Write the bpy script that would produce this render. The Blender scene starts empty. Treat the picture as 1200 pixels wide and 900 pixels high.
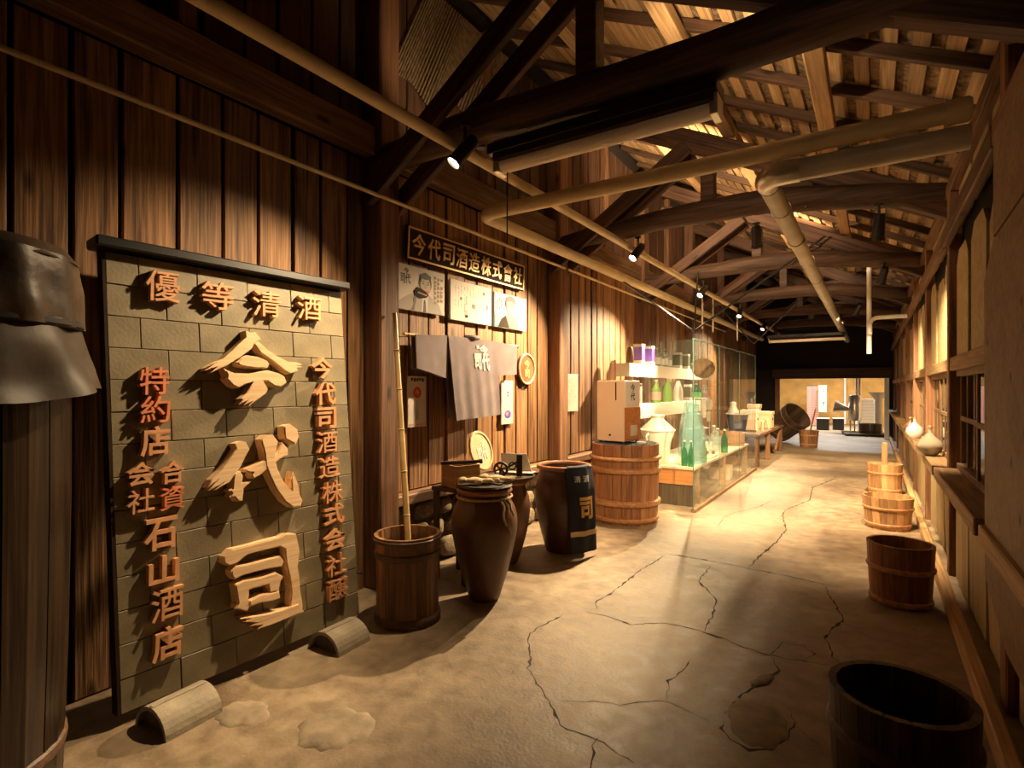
import bpy, bmesh, math, random
from mathutils import Vector, Matrix, noise
random.seed(7)
PI = math.pi
SC = bpy.context.scene
COL = SC.collection

# ------------------------------------------------------------------ camera
cd = bpy.data.cameras.new('camera')
cd.sensor_width = 36.0
cd.lens = 19.2
cd.shift_y = 5.0 / 1200.0
cd.clip_start = 0.05
cam = bpy.data.objects.new('camera', cd)
COL.objects.link(cam)
cam.location = (0, 0, 1.5)
cam.rotation_euler = (PI / 2, 0, math.radians(33.4))
SC.camera = cam

# ------------------------------------------------------------------ world, exposure
SC.view_settings.view_transform = 'Standard'
SC.view_settings.look = 'None'
SC.view_settings.gamma = 1.0
SC.view_settings.use_curve_mapping = False
SC.view_settings.exposure = 0.0
wd = bpy.data.worlds.new('world')
SC.world = wd
wd.use_nodes = True
wd.node_tree.nodes['Background'].inputs[0].default_value = (0.55, 0.7, 1.0, 1)
wd.node_tree.nodes['Background'].inputs[1].default_value = 0.03
WARM = (1.0, 0.72, 0.41)
SPOT_K = 1.0


# ------------------------------------------------------------------ materials
def _new(name):
    m = bpy.data.materials.new(name)
    m.use_nodes = True
    nt = m.node_tree
    return m, nt, nt.nodes, nt.links, nt.nodes['Principled BSDF']


def plain(name, col, rough=0.6, metal=0.0, spec=0.5, var=0.0, nscale=8.0, bump=0.0, bscale=40.0, emit=None):
    m, nt, N, L, b = _new(name)
    b.inputs['Base Color'].default_value = (*col, 1)
    b.inputs['Roughness'].default_value = rough
    b.inputs['Metallic'].default_value = metal
    b.inputs['Specular IOR Level'].default_value = spec
    if emit:
        b.inputs['Emission Color'].default_value = (*emit[0], 1)
        b.inputs['Emission Strength'].default_value = emit[1]
    if var or bump:
        tc = N.new('ShaderNodeTexCoord')
    if var:
        n = N.new('ShaderNodeTexNoise')
        n.inputs['Scale'].default_value = nscale
        n.inputs['Detail'].default_value = 6
        L.new(tc.outputs['Object'], n.inputs['Vector'])
        r = N.new('ShaderNodeValToRGB')
        r.color_ramp.elements[0].position = 0.3
        r.color_ramp.elements[1].position = 0.72
        r.color_ramp.elements[0].color = (*[c * (1 - var) for c in col], 1)
        r.color_ramp.elements[1].color = (*[min(1, c * (1 + var)) for c in col], 1)
        L.new(n.outputs['Fac'], r.inputs['Fac'])
        L.new(r.outputs['Color'], b.inputs['Base Color'])
    if bump:
        n2 = N.new('ShaderNodeTexNoise')
        n2.inputs['Scale'].default_value = bscale
        n2.inputs['Detail'].default_value = 5
        L.new(tc.outputs['Object'], n2.inputs['Vector'])
        bp = N.new('ShaderNodeBump')
        bp.inputs['Strength'].default_value = bump
        bp.inputs['Distance'].default_value = 0.01
        L.new(n2.outputs['Fac'], bp.inputs['Height'])
        L.new(bp.outputs['Normal'], b.inputs['Normal'])
    return m


def wood(name, dark, light, axis='Z', grain=1.0, rough=0.65, knots=True, rnd=0.35, bump=0.35, spec=0.35):
    m, nt, N, L, b = _new(name)
    tc = N.new('ShaderNodeTexCoord')
    oi = N.new('ShaderNodeObjectInfo')
    mul = N.new('ShaderNodeVectorMath'); mul.operation = 'SCALE'
    mul.inputs[0].default_value = (7.3, 11.1, 5.7)
    L.new(oi.outputs['Random'], mul.inputs['Scale'])
    add = N.new('ShaderNodeVectorMath'); add.operation = 'ADD'
    L.new(tc.outputs['Object'], add.inputs[0]); L.new(mul.outputs[0], add.inputs[1])
    s = [14.0 * grain] * 3
    s['XYZ'.index(axis)] = 0.9 * grain
    mp = N.new('ShaderNodeMapping'); mp.inputs['Scale'].default_value = s
    L.new(add.outputs[0], mp.inputs['Vector'])
    n1 = N.new('ShaderNodeTexNoise'); n1.inputs['Scale'].default_value = 1.0
    n1.inputs['Detail'].default_value = 4; n1.inputs['Distortion'].default_value = 1.2
    L.new(mp.outputs[0], n1.inputs['Vector'])
    s2 = [70.0 * grain] * 3
    s2['XYZ'.index(axis)] = 2.0 * grain
    mp2 = N.new('ShaderNodeMapping'); mp2.inputs['Scale'].default_value = s2
    L.new(add.outputs[0], mp2.inputs['Vector'])
    n2 = N.new('ShaderNodeTexNoise'); n2.inputs['Scale'].default_value = 1.0
    n2.inputs['Detail'].default_value = 3
    L.new(mp2.outputs[0], n2.inputs['Vector'])
    mx = N.new('ShaderNodeMix'); mx.data_type = 'FLOAT'; mx.inputs[0].default_value = 0.45
    L.new(n1.outputs['Fac'], mx.inputs[2]); L.new(n2.outputs['Fac'], mx.inputs[3])
    r = N.new('ShaderNodeValToRGB')
    r.color_ramp.elements[0].position = 0.36; r.color_ramp.elements[1].position = 0.64
    r.color_ramp.elements[0].color = (*dark, 1); r.color_ramp.elements[1].color = (*light, 1)
    L.new(mx.outputs[0], r.inputs['Fac'])
    col = r.outputs['Color']
    if knots:
        s3 = [4.5] * 3
        s3['XYZ'.index(axis)] = 1.6
        mp3 = N.new('ShaderNodeMapping'); mp3.inputs['Scale'].default_value = s3
        L.new(add.outputs[0], mp3.inputs['Vector'])
        vo = N.new('ShaderNodeTexVoronoi'); vo.inputs['Scale'].default_value = 1.0
        L.new(mp3.outputs[0], vo.inputs['Vector'])
        kr = N.new('ShaderNodeValToRGB')
        kr.color_ramp.elements[0].position = 0.05; kr.color_ramp.elements[1].position = 0.13
        kr.color_ramp.elements[0].color = (0.22, 0.18, 0.15, 1); kr.color_ramp.elements[1].color = (1, 1, 1, 1)
        L.new(vo.outputs['Distance'], kr.inputs['Fac'])
        mk = N.new('ShaderNodeMix'); mk.data_type = 'RGBA'; mk.blend_type = 'MULTIPLY'
        mk.inputs[0].default_value = 1.0
        L.new(col, mk.inputs[6]); L.new(kr.outputs['Color'], mk.inputs[7])
        col = mk.outputs[2]
    hv = N.new('ShaderNodeHueSaturation')
    mr = N.new('ShaderNodeMapRange')
    mr.inputs['To Min'].default_value = 1 - rnd; mr.inputs['To Max'].default_value = 1 + rnd
    L.new(oi.outputs['Random'], mr.inputs['Value'])
    L.new(mr.outputs[0], hv.inputs['Value']); L.new(col, hv.inputs['Color'])
    L.new(hv.outputs['Color'], b.inputs['Base Color'])
    b.inputs['Roughness'].default_value = rough
    b.inputs['Specular IOR Level'].default_value = spec
    bp = N.new('ShaderNodeBump'); bp.inputs['Strength'].default_value = bump; bp.inputs['Distance'].default_value = 0.012
    L.new(mx.outputs[0], bp.inputs['Height']); L.new(bp.outputs['Normal'], b.inputs['Normal'])
    return m


def glassy(name, tint, diff=0.06, dcol=None, ior=1.45, rough=0.03):
    # thin clear glass: see-through tint, fresnel reflection and a little body colour
    m = bpy.data.materials.new(name); m.use_nodes = True
    nt = m.node_tree; N = nt.nodes; L = nt.links
    N.clear()
    out = N.new('ShaderNodeOutputMaterial')
    tr = N.new('ShaderNodeBsdfTransparent'); tr.inputs[0].default_value = (*tint, 1)
    df = N.new('ShaderNodeBsdfDiffuse'); df.inputs[0].default_value = (*(dcol or tint), 1)
    m1 = N.new('ShaderNodeMixShader'); m1.inputs[0].default_value = diff
    L.new(tr.outputs[0], m1.inputs[1]); L.new(df.outputs[0], m1.inputs[2])
    gl = N.new('ShaderNodeBsdfGlossy'); gl.inputs['Roughness'].default_value = rough
    fr = N.new('ShaderNodeFresnel'); fr.inputs[0].default_value = ior
    m2 = N.new('ShaderNodeMixShader')
    ge = N.new('ShaderNodeNewGeometry')      # reflect on the outer face only
    ml_ = N.new('ShaderNodeMath'); ml_.operation = 'MULTIPLY_ADD'
    ml_.inputs[1].default_value = -1.0
    L.new(ge.outputs['Backfacing'], ml_.inputs[0]); ml_.inputs[2].default_value = 1.0
    mm = N.new('ShaderNodeMath'); mm.operation = 'MULTIPLY'
    L.new(fr.outputs[0], mm.inputs[0]); L.new(ml_.outputs[0], mm.inputs[1])
    L.new(mm.outputs[0], m2.inputs[0]); L.new(m1.outputs[0], m2.inputs[1]); L.new(gl.outputs[0], m2.inputs[2])
    L.new(m2.outputs[0], out.inputs[0])
    return m


def concrete():
    m, nt, N, L, b = _new('worn_concrete')
    tc = N.new('ShaderNodeTexCoord')
    def nz(scale, det, dist=0.0):
        n = N.new('ShaderNodeTexNoise'); n.inputs['Scale'].default_value = scale
        n.inputs['Detail'].default_value = det; n.inputs['Distortion'].default_value = dist
        L.new(tc.outputs['Object'], n.inputs['Vector']); return n
    a = nz(0.9, 7, 0.4); c = nz(9.0, 8, 0.3); d = nz(60.0, 4)
    r = N.new('ShaderNodeValToRGB')
    r.color_ramp.elements[0].position = 0.32; r.color_ramp.elements[1].position = 0.68
    r.color_ramp.elements[0].color = (0.150, 0.105, 0.066, 1); r.color_ramp.elements[1].color = (0.36, 0.285, 0.195, 1)
    L.new(a.outputs['Fac'], r.inputs['Fac'])
    r2 = N.new('ShaderNodeValToRGB')
    r2.color_ramp.elements[0].position = 0.3; r2.color_ramp.elements[1].position = 0.7
    r2.color_ramp.elements[0].color = (0.62, 0.58, 0.52, 1); r2.color_ramp.elements[1].color = (1.15, 1.12, 1.05, 1)
    L.new(c.outputs['Fac'], r2.inputs['Fac'])
    mk = N.new('ShaderNodeMix'); mk.data_type = 'RGBA'; mk.blend_type = 'MULTIPLY'; mk.inputs[0].default_value = 1
    L.new(r.outputs['Color'], mk.inputs[6]); L.new(r2.outputs['Color'], mk.inputs[7])
    L.new(mk.outputs[2], b.inputs['Base Color'])
    rr = N.new('ShaderNodeMapRange'); rr.inputs['To Min'].default_value = 0.38; rr.inputs['To Max'].default_value = 0.75
    L.new(c.outputs['Fac'], rr.inputs['Value']); L.new(rr.outputs[0], b.inputs['Roughness'])
    ad = N.new('ShaderNodeMath'); ad.operation = 'MULTIPLY_ADD'; ad.inputs[1].default_value = 0.35
    L.new(d.outputs['Fac'], ad.inputs[0]); L.new(c.outputs['Fac'], ad.inputs[2])
    bp = N.new('ShaderNodeBump'); bp.inputs['Strength'].default_value = 0.45; bp.inputs['Distance'].default_value = 0.012
    L.new(ad.outputs[0], bp.inputs['Height']); L.new(bp.outputs['Normal'], b.inputs['Normal'])
    return m


M = {}
M['concrete'] = concrete()
M['crack'] = plain('crack_dirt', (0.025, 0.018, 0.012), 0.9)
M['patch'] = plain('cement_patch', (0.27, 0.21, 0.14), 0.8, var=0.3, nscale=10, bump=0.3, bscale=30)
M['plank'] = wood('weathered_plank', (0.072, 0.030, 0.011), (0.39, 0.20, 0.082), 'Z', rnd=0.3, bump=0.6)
M['plank_dim'] = wood('dimmed_plank', (0.030, 0.014, 0.008), (0.125, 0.058, 0.030), 'Z', rnd=0.3)  # plank wood darkened so the upper boards stay dim under the uplights
M['plank_y'] = wood('weathered_timber_along', (0.07, 0.034, 0.016), (0.23, 0.125, 0.06), 'Y')
M['post'] = wood('old_post', (0.10, 0.045, 0.022), (0.27, 0.13, 0.06), 'Z')
M['log'] = wood('dark_log', (0.020, 0.011, 0.007), (0.095, 0.046, 0.024), 'X', knots=False)
M['brace'] = wood('dark_brace', (0.024, 0.011, 0.007), (0.105, 0.048, 0.024), 'X')
M['rafter'] = wood('roof_rafter', (0.030, 0.015, 0.009), (0.12, 0.06, 0.03), 'X')
M['purlin'] = wood('pale_purlin', (0.22, 0.125, 0.055), (0.46, 0.29, 0.14), 'Y')
M['batten'] = wood('roof_board', (0.24, 0.14, 0.062), (0.52, 0.34, 0.17), 'Y')
M['shingle'] = plain('bark_shingle', (0.20, 0.13, 0.068), 0.9, var=0.75, nscale=22, bump=1.0, bscale=25)
M['backing'] = plain('dark_backing', (0.018, 0.012, 0.009), 0.95)
M['ply'] = wood('plywood', (0.33, 0.25, 0.125), (0.48, 0.38, 0.21), 'Z', grain=0.6, knots=False, rnd=0.15, bump=0.12)
M['ply_dark'] = wood('plywood_brown', (0.17, 0.10, 0.05), (0.28, 0.175, 0.09), 'Z', grain=0.5, knots=True, rnd=0.1, bump=0.12)
M['stone'] = plain('rubble_stone', (0.24, 0.18, 0.11), 0.9, var=0.5, nscale=9, bump=0.9, bscale=22)
M['mortar'] = plain('rubble_mortar', (0.11, 0.08, 0.05), 0.95, var=0.4, bump=0.8, bscale=30)
M['tile'] = plain('sign_tile', (0.20, 0.165, 0.098), 0.5, var=0.28, nscale=5, bump=0.15, bscale=60)
M['tile_gap'] = plain('sign_joint', (0.02, 0.017, 0.01), 0.9)
M['carved'] = wood('carved_wood', (0.62, 0.41, 0.22), (0.76, 0.54, 0.32), 'X', knots=False, rnd=0.08, bump=0.25)
M['letter'] = plain('carved_letter', (0.55, 0.27, 0.12), 0.6, var=0.2, nscale=20)
M['letter_red'] = plain('carved_letter_red', (0.62, 0.20, 0.08), 0.6, var=0.2, nscale=20)
M['gold'] = plain('gold_paint', (0.72, 0.46, 0.17), 0.45, metal=0.25, var=0.2)
M['sign_dark'] = plain('dark_lacquer', (0.032, 0.018, 0.011), 0.85, spec=0.15, var=0.3)
M['clay_tile'] = plain('grey_roof_tile', (0.30, 0.255, 0.18), 0.7, var=0.25, bump=0.3)
M['pipe'] = plain('cream_pipe', (0.62, 0.50, 0.28), 0.45, var=0.12, nscale=5, bump=0.05)
M['pipe_grey'] = plain('grey_pipe', (0.50, 0.45, 0.34), 0.35, var=0.15, nscale=4)
M['galv'] = plain('galvanised', (0.62, 0.58, 0.48), 0.32, metal=0.75, var=0.12)
M['black'] = plain('black_metal', (0.012, 0.012, 0.012), 0.4)
M['iron'] = plain('rusted_iron', (0.045, 0.032, 0.024), 0.6, metal=0.4, var=0.3)
M['white'] = plain('white_paint', (0.75, 0.73, 0.68), 0.5)
M['tubeglass'] = plain('unlit_tube', (0.88, 0.80, 0.70), 0.3)
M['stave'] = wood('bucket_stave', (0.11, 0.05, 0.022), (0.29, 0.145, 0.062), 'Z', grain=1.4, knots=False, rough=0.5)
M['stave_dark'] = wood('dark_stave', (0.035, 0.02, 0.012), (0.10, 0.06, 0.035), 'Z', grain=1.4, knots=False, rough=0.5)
M['stave_red'] = wood('red_stave', (0.17, 0.065, 0.027), (0.36, 0.165, 0.07), 'Z', grain=1.4, knots=False, rough=0.5)
M['stave_lt'] = wood('light_stave', (0.30, 0.15, 0.06), (0.50, 0.28, 0.12), 'Z', grain=1.4, knots=False, rough=0.5)
M['hoop'] = plain('bamboo_hoop', (0.40, 0.185, 0.075), 0.45, var=0.35, nscale=30, bump=0.4, bscale=60)
M['hoop_dark'] = plain('dark_hoop', (0.09, 0.045, 0.022), 0.5, var=0.35, nscale=30, bump=0.4, bscale=60)
M['bamboo'] = plain('bamboo_cane', (0.58, 0.40, 0.17), 0.4, var=0.18, nscale=6)
M['jar'] = plain('brown_stoneware', (0.125, 0.058, 0.030), 0.38, var=0.35, nscale=4, bump=0.12, bscale=20)
M['jar_dark'] = plain('dark_stoneware', (0.085, 0.037, 0.022), 0.36, var=0.35, nscale=4, bump=0.12, bscale=20)
M['jar_rim'] = plain('jar_rim_glaze', (0.30, 0.12, 0.055), 0.4, var=0.3, nscale=12)
M['rope'] = plain('straw_rope', (0.44, 0.30, 0.15), 0.8, var=0.3, nscale=40)
M['navy'] = plain('navy_cloth', (0.012, 0.016, 0.032), 0.85, bump=0.2, bscale=250)
M['coat'] = plain('grey_indigo_cloth', (0.20, 0.158, 0.162), 0.9, var=0.15, nscale=6, bump=0.25, bscale=220)
M['cloth'] = plain('cream_cloth', (0.60, 0.47, 0.28), 0.9, var=0.15, bump=0.2)
M['ink'] = plain('black_ink', (0.025, 0.022, 0.02), 0.7)
M['grey_ink'] = plain('faded_ink', (0.14, 0.125, 0.11), 0.8)
M['tan_ink'] = plain('tan_ink', (0.27, 0.19, 0.12), 0.8)
M['paper'] = plain('white_paper', (0.58, 0.53, 0.47), 0.8)
M['paper_grey'] = plain('grey_print', (0.36, 0.32, 0.275), 0.8)
M['paper_blue'] = plain('pale_blue_print', (0.34, 0.41, 0.40), 0.8)
M['teal'] = plain('teal_print', (0.08, 0.24, 0.26), 0.8)
M['skin'] = plain('skin_print', (0.42, 0.25, 0.17), 0.8)
M['skin_grey'] = plain('grey_skin_print', (0.46, 0.38, 0.31), 0.8)
M['red'] = plain('red_print', (0.62, 0.05, 0.035), 0.7)
M['white_cloth'] = plain('white_print', (0.66, 0.62, 0.56), 0.8)
M['cream_panel'] = plain('cream_panel', (0.74, 0.55, 0.39), 0.5)
M['orange_wood'] = wood('orange_wood', (0.36, 0.12, 0.035), (0.60, 0.24, 0.07), 'X', knots=False)
M['table_top'] = plain('pale_table_top', (0.62, 0.50, 0.36), 0.35, var=0.15, nscale=3)
M['shelf'] = plain('white_shelf', (0.70, 0.60, 0.52), 0.5)
M['led'] = plain('led_strip', (1, 1, 1), 0.5, emit=((1.0, 0.90, 0.72), 9.0))
M['glass'] = glassy('case_glass', (0.96, 0.98, 0.96), 0.015, (0.6, 0.75, 0.62))
M['glass_edge'] = plain('glass_edge', (0.10, 0.17, 0.13), 0.2)
M['win_glass'] = glassy('window_glass', (0.45, 0.5, 0.46), 0.10, (0.05, 0.06, 0.055))
M['bottle_clear'] = glassy('clear_bottle', (0.82, 0.90, 0.88), 0.22, (0.80, 0.86, 0.84), 1.6)
M['bottle_green'] = glassy('green_bottle', (0.25, 0.62, 0.36), 0.30, (0.03, 0.22, 0.09), 1.6)
M['bottle_lime'] = glassy('lime_bottle', (0.50, 0.80, 0.30), 0.45, (0.36, 0.60, 0.14), 1.6)
M['bottle_aqua'] = glassy('aqua_bottle', (0.74, 0.89, 0.90), 0.22, (0.42, 0.62, 0.63), 1.6)
M['flask'] = glassy('flask_glass', (0.85, 0.88, 0.80), 0.35, (0.80, 0.76, 0.62), 1.6)
M['ceramic'] = plain('white_ceramic', (0.72, 0.64, 0.56), 0.3)
M['purple'] = plain('purple_carton', (0.13, 0.07, 0.42), 0.5)
M['olive'] = plain('olive_carton', (0.08, 0.075, 0.03), 0.5)
M['blue'] = plain('pale_blue_label', (0.35, 0.62, 0.72), 0.5)
M['green_lbl'] = plain('green_label', (0.10, 0.38, 0.12), 0.5)
M['pink'] = plain('pink_label', (0.55, 0.30, 0.26), 0.6)
M['cedar'] = plain('brown_cedar_ball', (0.23, 0.13, 0.06), 0.95, var=0.5, nscale=30, bump=1.0, bscale=50)
M['steel'] = plain('stainless', (0.60, 0.58, 0.52), 0.3, metal=0.8)
M['ochre'] = plain('ochre_wall', (0.55, 0.30, 0.075), 0.8, var=0.25, nscale=2)
M['blue_tub'] = plain('navy_plastic', (0.03, 0.035, 0.09), 0.4)
M['sheet'] = plain('brown_plastic_sheet', (0.075, 0.048, 0.027), 0.42, spec=0.3, var=0.7, nscale=5, bump=0.6, bscale=9)
M['sheet2'] = plain('grey_film', (0.060, 0.042, 0.027), 0.5, spec=0.25, var=0.4, nscale=4, bump=0.4, bscale=7)
M['lacquer'] = wood('lacquered_stave', (0.006, 0.004, 0.003), (0.040, 0.022, 0.011), 'Z', grain=0.8, knots=True, rough=0.3, rnd=0.2)
M['reed'] = plain('reed_lath', (0.24, 0.165, 0.085), 0.8, var=0.4, nscale=20)
M['brick_red'] = plain('pink_brick', (0.58, 0.30, 0.24), 0.8, var=0.2)
M['daylight_white'] = plain('white_banner', (0.82, 0.80, 0.76), 0.7)
M['plaque'] = plain('red_lacquer', (0.30, 0.075, 0.03), 0.4, var=0.4, nscale=14)


# ------------------------------------------------------------------ mesh helpers
class MB:
    def __init__(self):
        self.v = []; self.f = []

    def box(self, x0, x1, y0, y1, z0, z1):
        b = len(self.v)
        self.v += [(x, y, z) for z in (z0, z1) for y in (y0, y1) for x in (x0, x1)]
        self.f += [tuple(b + i for i in q) for q in ((0, 2, 3, 1), (4, 5, 7, 6), (0, 1, 5, 4), (2, 6, 7, 3), (0, 4, 6, 2), (1, 3, 7, 5))]
        return self

    def lathe(self, prof, n=32, c=(0, 0, 0), close=True):
        b = len(self.v); k = len(prof)
        for i in range(n):
            a = 2 * PI * i / n
            for r, z in prof:
                self.v.append((c[0] + r * math.cos(a), c[1] + r * math.sin(a), c[2] + z))
        for i in range(n):
            j = (i + 1) % n
            for q in range(k - 1):
                self.f.append((b + i * k + q, b + j * k + q, b + j * k + q + 1, b + i * k + q + 1))
        if close:
            if prof[0][0] > 1e-5: self.f.append(tuple(b + i * k for i in reversed(range(n))))
            if prof[-1][0] > 1e-5: self.f.append(tuple(b + i * k + k - 1 for i in range(n)))
        return self

    def tube(self, pts, r, n=12, caps=True):
        pts = [Vector(p) for p in pts]; b = len(self.v); K = len(pts)
        rs = r if isinstance(r, (list, tuple)) else [r] * K
        up = None
        for i, p in enumerate(pts):
            t = (pts[min(i + 1, K - 1)] - pts[max(i - 1, 0)]).normalized()
            if up is None:
                up = Vector((0, 0, 1)) if abs(t.z) < 0.9 else Vector((1, 0, 0))
            s = t.cross(up).normalized(); up = s.cross(t).normalized()
            for j in range(n):
                a = 2 * PI * j / n
                self.v.append(tuple(p + (s * math.cos(a) + up * math.sin(a)) * rs[i]))
        for i in range(K - 1):
            for j in range(n):
                q = (j + 1) % n
                self.f.append((b + i * n + j, b + i * n + q, b + (i + 1) * n + q, b + (i + 1) * n + j))
        if caps:
            self.f.append(tuple(b + j for j in reversed(range(n))))
            self.f.append(tuple(b + (K - 1) * n + j for j in range(n)))
        return self

    def prism(self, poly, z0, z1):
        # polygon in local x,y extruded along local z
        area = sum(poly[i][0] * poly[(i + 1) % len(poly)][1] - poly[(i + 1) % len(poly)][0] * poly[i][1] for i in range(len(poly)))
        if area < 0: poly = poly[::-1]
        b = len(self.v); n = len(poly)
        self.v += [(x, y, z0) for x, y in poly] + [(x, y, z1) for x, y in poly]
        self.f.append(tuple(b + i for i in reversed(range(n))))
        self.f.append(tuple(b + n + i for i in range(n)))
        for i in range(n):
            j = (i + 1) % n
            self.f.append((b + i, b + j, b + n + j, b + n + i))
        return self

    def grid(self, fn, nu, nv):
        b = len(self.v)
        for i in range(nu + 1):
            for j in range(nv + 1):
                self.v.append(tuple(fn(i / nu, j / nv)))
        w = nv + 1
        for i in range(nu):
            for j in range(nv):
                self.f.append((b + i * w + j, b + (i + 1) * w + j, b + (i + 1) * w + j + 1, b + i * w + j + 1))
        return self

    def add(self, vs, fs):
        b = len(self.v)
        self.v += [tuple(x) for x in vs]; self.f += [tuple(b + i for i in q) for q in fs]
        return self

    def mesh(self, name, smooth=False, bevel=0.0):
        me = bpy.data.meshes.new(name)
        me.from_pydata(self.v, [], self.f)
        if bevel:
            bm = bmesh.new(); bm.from_mesh(me)
            bmesh.ops.bevel(bm, geom=list(bm.edges), offset=bevel, segments=1, affect='EDGES', clamp_overlap=True)
            bm.to_mesh(me); bm.free()
        if smooth:
            me.polygons.foreach_set('use_smooth', [True] * len(me.polygons))
            try: me.set_sharp_from_angle(angle=math.radians(40))
            except Exception: pass
        me.update()
        return me

    def obj(self, name, mat, parent=None, loc=(0, 0, 0), rot=None, smooth=False, bevel=0.0):
        return put(name, self.mesh(name, smooth, bevel), mat, parent, loc, rot)


def put(name, me, mat, parent=None, loc=(0, 0, 0), rot=None):
    if mat is not None and not me.materials:
        me.materials.append(M[mat] if isinstance(mat, str) else mat)
    o = bpy.data.objects.new(name, me)
    COL.objects.link(o)
    o.location = loc
    if rot is not None: o.rotation_euler = rot
    if parent is not None: o.parent = parent
    return o


def tag(o, label, cat, group=None):
    o['label'] = label; o['category'] = cat
    if group: o['group'] = group
    return o


def struct(o, label=None):
    o['kind'] = 'structure'
    if label: o['label'] = label
    return o


def thing(name, label, cat, loc=(0, 0, 0), rotz=0.0, group=None, mat4=None):
    o = bpy.data.objects.new(name, None)
    COL.objects.link(o)
    o.empty_display_size = 0.1
    if mat4 is not None: o.matrix_world = mat4
    else:
        o.location = loc; o.rotation_euler = (0, 0, rotz)
    return tag(o, label, cat, group)


def cbox(name, x0, x1, y0, y1, z0, z1, mat, parent=None, bevel=0.006, off=(0, 0, 0)):
    cx, cy, cz = (x0 + x1) / 2, (y0 + y1) / 2, (z0 + z1) / 2
    hx, hy, hz = (x1 - x0) / 2, (y1 - y0) / 2, (z1 - z0) / 2
    bevel = min(bevel, 0.45 * min(2 * hx, 2 * hy, 2 * hz))
    return MB().box(-hx, hx, -hy, hy, -hz, hz).obj(name, mat, parent, (cx, cy, cz), None, False, bevel)


def beam(name, p0, p1, w, d, mat, parent=None, bevel=0.008):
    # rectangular timber from p0 to p1: w across, d deep (in the vertical plane), local X along it
    p0 = Vector(p0); p1 = Vector(p1)
    t = p1 - p0; Ln = t.length; x = t.normalized()
    up = Vector((0, 0, 1)) if abs(x.z) < 0.98 else Vector((1, 0, 0))
    y = up.cross(x).normalized(); z = x.cross(y)
    me = MB().box(-Ln / 2, Ln / 2, -w / 2, w / 2, -d / 2, d / 2).mesh(name, False, bevel)
    o = put(name, me, mat, parent, (p0 + p1) / 2)
    o.rotation_euler = Matrix((x, y, z)).transposed().to_euler()
    return o


def frame(origin, x, y):
    x = Vector(x).normalized(); y = Vector(y).normalized(); z = x.cross(y)
    m = Matrix((x, y, z)).transposed().to_4x4()
    m.translation = Vector(origin)
    return m


def wall_frame(Y, Z, X):
    # local x runs along the left wall (world +Y), local y up, local z out of the wall
    return frame((X, Y, Z), (0, 1, 0), (0, 0, 1))


_gl = {}


def glyph(ch, bold=0.02):
    if ch in '優等清酒造株醸資會約特社': bold = min(bold, 0.006)      # dense characters stay clean
    key = (ch, bold)
    if key not in _gl:
        c = bpy.data.curves.new('g', 'FONT'); c.body = ch; c.extrude = 0.5; c.offset = bold; c.resolution_u = 2
        o = bpy.data.objects.new('g', c); COL.objects.link(o)
        dg = bpy.context.evaluated_depsgraph_get()
        me = bpy.data.meshes.new_from_object(o.evaluated_get(dg))
        vs = [v.co.copy() for v in me.vertices]; fs = [tuple(p.vertices) for p in me.polygons]
        bpy.data.objects.remove(o); bpy.data.curves.remove(c); bpy.data.meshes.remove(me)
        if vs:
            x0 = min(v.x for v in vs); x1 = max(v.x for v in vs); y0 = min(v.y for v in vs); y1 = max(v.y for v in vs)
            vs = [Vector(((v.x - x0) / max(1e-6, x1 - x0) - 0.5, (v.y - y0) / max(1e-6, y1 - y0) - 0.5, v.z + 0.5)) for v in vs]
        _gl[key] = (vs, fs)
    return _gl[key]


def put_glyph(mb, ch, cx, cy, w, h, z0, z1, bold=0.02, skew=0.0):
    vs, fs = glyph(ch, bold)
    mb.add([(cx + v.x * w + v.y * skew * h, cy + v.y * h + v.x * skew * 0.4 * w, z0 + v.z * (z1 - z0)) for v in vs], fs)
    return mb


def crest(mb, cx, cy, s, z0, z1, bold=0.03):
    # the house crest: one character over two set side by side
    put_glyph(mb, '今', cx + 0.10 * s, cy + 0.33 * s, 0.50 * s, 0.36 * s, z0, z1, bold)
    put_glyph(mb, '司', cx - 0.22 * s, cy - 0.20 * s, 0.42 * s, 0.62 * s, z0, z1, bold)
    put_glyph(mb, '代', cx + 0.25 * s, cy - 0.18 * s, 0.46 * s, 0.66 * s, z0, z1, bold)
    return mb


def ellipse(cx, cy, rx, ry, n=24, a0=0.0, a1=2 * PI):
    full = abs(a1 - a0 - 2 * PI) < 1e-6
    k = n if full else n + 1
    return [(cx + rx * math.cos(a0 + (a1 - a0) * i / n), cy + ry * math.sin(a0 + (a1 - a0) * i / n)) for i in range(k)]

# ------------------------------------------------------------------ the setting: floor
XL, XR = -3.165, 0.45
TRUSS_Y = [2.92, 5.70, 8.50, 11.30, 14.10, 16.90]
Y0, Y1 = -2.4, 19.5


def zb(x): return 2.92 + 0.5 * (XR - x)      # underside of the principal rafters


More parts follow.
